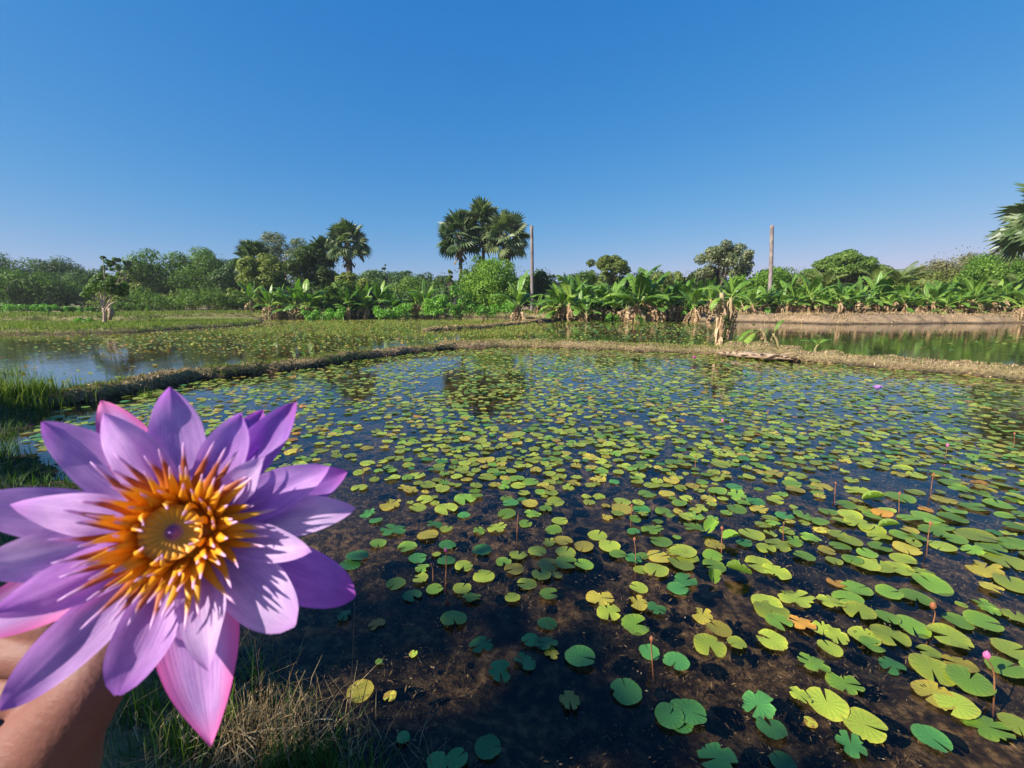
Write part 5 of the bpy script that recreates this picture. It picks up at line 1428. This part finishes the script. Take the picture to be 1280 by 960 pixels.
o = obj('person', me, None, HO); tag(o, "brown hand with bent thumb gripping the purple water lily's stem at lower left", 'person')
md = o.modifiers.new('fuse', 'REMESH'); md.mode = 'VOXEL'; md.voxel_size = .0016; md.use_smooth_shade = True
ms = o.modifiers.new('soften', 'SMOOTH'); ms.factor = .5; ms.iterations = 6
# thumbnail
tt = K(133, 826, .1975); td = nrm(K(140, 812, .199) - K(122, 845, .194)); tn = nrm(-ray(133, 826) * .8 + RT * .9); tn = nrm(tn - td * np.dot(tn, td)); ts = np.cross(td, tn)
V = []
for i in range(7):
    for j in range(7):
        u = j / 3 - 1; v = i / 6
        V.append(tt - HO + td * (.012 * v - .008) + ts * u * .0052 * (1 - .12 * v * v) + tn * (.0108 - .0032 * u * u - .0006 * v * v))
nail = obj('thumbnail', mesh_data('thumbnail', V, [(i * 7 + j, i * 7 + j + 1, (i + 1) * 7 + j + 1, (i + 1) * 7 + j) for i in range(6) for j in range(6)], simple('nail', (.52, .32, .26), .3)), o)
so2 = nail.modifiers.new('thick', 'SOLIDIFY'); so2.thickness = .0006

# ---------------------------------------------------------------- grass and litter
rng = np.random.default_rng(51); random.seed(51)
yes = lambda x, y: np.ones(len(x), bool)
onL3 = lambda x, y: inside(x, y, L3)
grass_patch(scatter(onL3, 60000, (-40, -10, 22, 40)), .2, 'grass', .018, .5)
grass_patch(scatter(lambda x, y: inside(x, y, L2) & (seg_dist(x, y, FARSH) < 9) & (x < 8), 60000, (-60, 9, 30, 62)), .36, 'grass', .022, .5)
grass_patch(scatter(lambda x, y: inside(x, y, L2) & (seg_dist(x, y, FARSH) < 7) & (fbm(x * .5, y * .5, 8) > .52), 26000, (6, 52, 36, 52)), .26, 'grass_dry', .02, .6)
def along(poly, n, wid, f=None):
    seg = np.linalg.norm(np.diff(poly, axis=0), axis=1); cs = np.concatenate([[0], np.cumsum(seg)]); t = rng.uniform(0, cs[-1], n)
    P = np.stack([np.interp(t, cs, poly[:, 0]), np.interp(t, cs, poly[:, 1])], 1) + rng.normal(0, wid, (n, 2))
    return P if f is None else P[f(P[:, 0], P[:, 1])]
grass_patch(along(BUND_A, 9000, .32, lambda x, y: fbm(x * 1.1, y * 1.1, 12) > .45), .12, 'grass', .006, .7)
grass_patch(along(BUND_A, 6000, .35), .08, 'grass_dry', .006, .9)
grass_patch(along(BUND_B, 12000, .5), .07, 'grass_dry', .007, 1.0)
grass_patch(along(BUND_B, 12000, .55, lambda x, y: fbm(x * .8, y * .8, 44) > .42), .07, 'grass', .006, 1.0)
grass_patch(along(BUND_B, 7000, .5, lambda x, y: (fbm(x * .9, y * .9, 14) > .5) & (x < 8)), .12, 'grass', .007, .8)
grass_patch(along(BUND_C, 3000, .25), .14, 'grass_dry', .012, .8)
# muddy olive margin of the middle pond
grass_patch(scatter(lambda x, y: (fbm(x * .5, y * .5, 17) > .5) & (height(x, y) < .05), 16000, (-18, 2, 24, 46)), .18, 'grass', .012, .6, minz=-9, zoff=.16)

def tuft(name, label, cx, cy, z, n, rad, h, mat, w=.004, lean=.4, group=None, cat='grass tuft'):
    P2 = rng.normal(0, rad, (n, 2)); zz = height(P2[:, 0] + cx, P2[:, 1] + cy) - z if z is not None else 0
    V, Fq, Tn = blades(np.column_stack([P2, np.maximum(zz, -.2)]), np.full(n, h), w, lean)
    o = obj(name, mesh_data(name, V, Fq, M[mat], False, tint=Tn), None, (cx, cy, z)); tag(o, label, cat, group); return o
for (px, py, n, rad, h, lab) in [(24, 500, 900, .30, .30, 'sunlit bright green grass clump by the dyke at the left edge'), (-34, 503, 900, .4, .36, 'sunlit grass clump cut off by the left edge'), (182, 487, 90, .09, .32, 'thin sunlit grass tuft standing on the left dyke'), (362, 466, 260, .3, .2, 'low green grass tuft on the middle of the left dyke'), (440, 452, 160, .2, .2, 'small grass tuft further along the left dyke'), (6, 462, 260, .3, .5, 'grass tuft with brownish tips at the left edge of the second pond')]:
    g = on(px, py, .12); tuft('grass_tuft', lab, g[0], g[1], gz(g[0], g[1]), n, rad, h, 'grass', .006, .45, 'grass tufts on the left dyke')
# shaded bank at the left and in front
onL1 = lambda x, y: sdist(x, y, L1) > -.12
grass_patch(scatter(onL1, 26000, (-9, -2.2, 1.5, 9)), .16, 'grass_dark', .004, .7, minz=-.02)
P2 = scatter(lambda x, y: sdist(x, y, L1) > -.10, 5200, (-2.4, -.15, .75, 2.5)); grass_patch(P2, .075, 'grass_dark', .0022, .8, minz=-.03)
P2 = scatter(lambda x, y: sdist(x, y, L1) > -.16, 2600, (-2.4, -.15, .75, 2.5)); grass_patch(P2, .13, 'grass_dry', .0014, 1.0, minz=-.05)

def dry_tuft(px, py, n, h, label, seed, spread=.05, lean=.30, mat='grass_dry'):
    """dead grass: thin stems that carry short side sprigs"""
    r_ = random.Random(seed); g = on(px, py, .12); z0 = gz(g[0], g[1]); mb = MB()
    for i in range(n):
        az = r_.uniform(0, 6.28); ln = abs(r_.gauss(0, lean)); hh = h * r_.uniform(.45, 1.15); b = np.array([r_.gauss(0, spread), r_.gauss(0, spread), -.02])
        tip = b + np.array([math.cos(az) * ln * hh, math.sin(az) * ln * hh, hh * math.sqrt(max(.15, 1 - ln * ln * .5))]); mid = (b + tip) / 2 + np.array([0, 0, .07 * hh])
        P = curve([b, mid, tip], 7); tn = r_.uniform(.1, .95); tv, tf = tube(P, lerp_r([.0013, .0010, .0005], 7), 4, cap=False); mb.add(tv, tf, 0, tn)
        for k in range(r_.randint(0, 9)):
            q = P[r_.randint(3, 6)]; a2 = r_.uniform(0, 6.28); d = np.array([math.cos(a2) * .7, math.sin(a2) * .7, .7]) * r_.uniform(.008, .026); s = np.array([-math.sin(a2), math.cos(a2), 0]) * .0013
            mb.add([q - s, q + s, q + d], [(0, 1, 2)], 0, tn)
        if r_.random() < .5:
            q = P[2]; a2 = r_.uniform(0, 6.28); l = hh * r_.uniform(.3, .6); s = np.array([-math.sin(a2), math.cos(a2), 0]) * .002
            e = q + np.array([math.cos(a2) * l * .8, math.sin(a2) * l * .8, l * .25]); f = e + np.array([math.cos(a2) * l * .3, math.sin(a2) * l * .3, -l * .25])
            mb.add([q - s, q + s, e + s, e - s, f], [(0, 1, 2, 3), (3, 2, 4)], 0, r_.uniform(.2, .9))
    o = obj('dry_grass', mb.data('dry_grass', M[mat], False), None, (g[0], g[1], z0)); tag(o, label, 'dry grass', 'dead grass tufts on the near bank')
dry_tuft(300, 920, 46, .24, 'dry straw coloured grass tuft right below the pink tipped sepal', 1)
dry_tuft(345, 925, 60, .28, 'dense dry grass tuft between the pink sepal and the tall weed', 2, .06)
dry_tuft(372, 905, 44, .26, 'dry seeding grass leaning right over the water', 3, .05, .42)
dry_tuft(325, 890, 30, .22, 'sparse dry grass behind the dense dry tuft', 4, .05)
dry_tuft(215, 930, 40, .17, 'matted dead grass under the flower left of the pink sepal', 5, .09, .8)
dry_tuft(270, 955, 36, .16, 'flattened dead grass at the bottom edge', 6, .09, .8)
dry_tuft(170, 905, 26, .15, 'pale dead stems beside the thumb', 7, .07, .8)
dry_tuft(430, 948, 16, .20, 'few dry stems standing in the water by the tall weed', 8, .06, .4)
for (px, py, n, h, lab) in [(185, 905, 60, .17, 'green grass tuft beside the thumb'), (235, 940, 80, .16, 'fresh green grass tuft under the pink sepal'), (285, 905, 26, .22, 'bright narrow leafed sprig right of the pink sepal'), (400, 955, 150, .17, 'dark green grass tuft at the bottom left of the tall weed'), (350, 958, 130, .15, 'dark green grass tuft at the bottom edge beneath the dry tuft'), (455, 960, 70, .14, 'dark green grass tuft at the waterline by the bottom edge'), (318, 830, 14, .16, 'small pale green sprig above the dry grass')]:
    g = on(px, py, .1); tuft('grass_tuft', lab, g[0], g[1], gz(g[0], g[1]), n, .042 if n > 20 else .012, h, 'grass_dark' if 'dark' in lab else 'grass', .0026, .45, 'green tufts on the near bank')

def weed(bpx, bpy_, tpx, tpy, label, seed, r=.0022, twigs=22, mat='twig'):
    r_ = random.Random(seed); g = on(bpx, bpy_, .03); z0 = gz(g[0], g[1]); t = far(tpx, tpy, g[1] + .05) - np.array([g[0], g[1], z0]); mb = MB()
    P = curve([[0, 0, -.05], t * .5 + np.array([.008, 0, .0]), t], 16); tv, tf = tube(P, lerp_r([r, r * .8, r * .35], 16), 5); mb.add(tv, tf)
    for k in range(twigs):
        i = r_.randint(5, 14); a = r_.uniform(0, 6.28); l = r_.uniform(.012, .04); d = np.array([math.cos(a), math.sin(a), .8]) * l
        tv, tf = tube([P[i], P[i] + d * .6, P[i] + d], [r * .35, r * .28, r * .15], 4); mb.add(tv, tf)
    o = obj('weed_stalk', mb.data('weed_stalk', M[mat]), None, (g[0], g[1], z0)); tag(o, label, 'weed', 'bare weed stalks at the near water')
weed(432, 905, 443, 752, 'tall thin dry weed stalk with short side twigs beside the dull round pad', 1)
weed(434, 925, 462, 838, 'pale bent stalk crossing the dull round pad', 2, .0026, 4)
weed(545, 955, 512, 880, 'dark thin twig slanting up from the bottom edge', 3, .002, 5)
weed(330, 945, 318, 800, 'thin weed stalk with tiny leaves right of the pink sepal', 4, .0014, 26)

# litter under and on the near water: dead leaves, rootlets, strands
rng = np.random.default_rng(61)
P2 = scatter(lambda x, y: (inside(x, y, NP)) & (fbm(x * 1.6, y * 1.6, 18) + .10 * (y < 3) > .44), 170000, (-2.5, 6, .8, 7))
z = height(P2[:, 0], P2[:, 1]); k = z < -.02; P2 = P2[k]; z = z[k]
up_ = rng.uniform(0, 1, len(P2)) ** 3
P = np.column_stack([P2, np.minimum(z + .015 + up_ * (-z - .02), -.006)])
V, Fq, Tn = leaf_faces(P, rand_dirs(len(P), 1.2), rng.choice([.008, .012, .018, .03], len(P)), .2)
V[:, 2] = np.minimum(V[:, 2], -.002)
M['litter'] = leaf_mat('litter', (.035, .024, .014), (.13, .092, .056), (.36, .27, .17), .1, .8, .2, 3)
o = obj('dead_leaf_litter', mesh_data('dead_leaf_litter', V, Fq, M['litter'], False, tint=Tn)); tag(o, kind='stuff')
P2 = P2[rng.uniform(size=len(P2)) < .05]; P = np.column_stack([P2, np.full(len(P2), .004)])
V, Fq, Tn = leaf_faces(P, rand_dirs(len(P), 3.0), .013, .4); V[:, 2] = np.maximum(V[:, 2], .0015)
o = obj('floating_bits', mesh_data('floating_bits', V, Fq, M['litter'], False, tint=Tn)); tag(o, kind='stuff')

# clods, dead leaves and trash on the dykes and on the bare bank
rng = np.random.default_rng(71)
M['bank_litter'] = leaf_mat('bank_litter', (.07, .045, .025), (.22, .15, .09), (.46, .34, .22), .05, .9, .1, 2)
def litter(P2, size, k=.5):
    z = height(P2[:, 0], P2[:, 1]); k_ = z > .015; P2 = P2[k_]; z = z[k_]
    V, Fq, Tn = leaf_faces(np.column_stack([P2, z + size * .18]), rand_dirs(len(P2), .9), size, k)
    o = obj('bank_litter', mesh_data('bank_litter', V, Fq, M['bank_litter'], False, tint=Tn)); tag(o, kind='stuff')
litter(along(BUND_B, 4000, .55), .07); litter(along(BUND_A, 4500, .4), .06); litter(along(BUND_C, 1500, .3), .12)
litter(scatter(lambda x, y: inside(x, y, L2) & (seg_dist(x, y, FARSH) < 6), 9000, (3, 52, 34, 52)), .16)
litter(scatter(lambda x, y: inside(x, y, L2) & (seg_dist(x, y, FARSH) < 4), 9000, (-60, 3, 30, 62)), .2)

# white egrets in the air at the right
M['white'] = simple('white', (.8, .8, .78), .6)
def egret(px, py, D, label, rz):
    c = far(px, py, D); root = empty('egret', c, rz, .4); tag(root, label, 'bird', 'white birds in the sky')
    mb = MB(); tv, tf = tube(curve([[-.32, 0, 0], [-.1, 0, .02], [.15, 0, .02], [.32, 0, .10], [.42, 0, .14]], 10), lerp_r([.03, .10, .09, .04, .035], 10), 8); mb.add(tv, tf); obj('body', mb.data('body', M['white']), root)
    for s in (-1, 1):
        V = [(.12, 0, .04), (-.12, 0, .04), (.16, s * .3, .2), (-.10, s * .3, .18), (.02, s * .62, .14), (-.06, s * .6, .12), (.12, 0, .07), (-.12, 0, .06), (.16, s * .3, .22), (-.10, s * .3, .20)]
        obj('wing', mesh_data('wing', V, [(0, 1, 3, 2), (2, 3, 5, 4), (6, 7, 9, 8), (8, 9, 5, 4)], M['white']), root)
egret(1249, 294, 60, 'white bird flying just left of the cut off fan palm', .6)
egret(1267, 283, 62, 'white bird almost hidden against the cut off fan palm', 1.2)

# a trace of moisture in the air
hz = MB(); x0, x1, y0, y1, z0_, z1_ = -900, 900, -60, 900, -3, 26
hz.add([(x, y, z) for x in (x0, x1) for y in (y0, y1) for z in (z0_, z1_)], [(0, 1, 3, 2), (4, 6, 7, 5), (0, 4, 5, 1), (2, 3, 7, 6), (0, 2, 6, 4), (1, 5, 7, 3)])
hm = bpy.data.materials.new('haze'); hm.use_nodes = True; hn = hm.node_tree; hn.nodes.clear()
ho = hn.nodes.new('ShaderNodeOutputMaterial'); hv = hn.nodes.new('ShaderNodeVolumePrincipled'); hv.inputs['Color'].default_value = (.80, .88, 1.0, 1); hv.inputs['Density'].default_value = .00028; hv.inputs['Anisotropy'].default_value = .2
hn.links.new(hv.outputs[0], ho.inputs['Volume'])
ho_ = obj('haze', hz.data('haze', hm, False)); tag(ho_, kind='stuff')
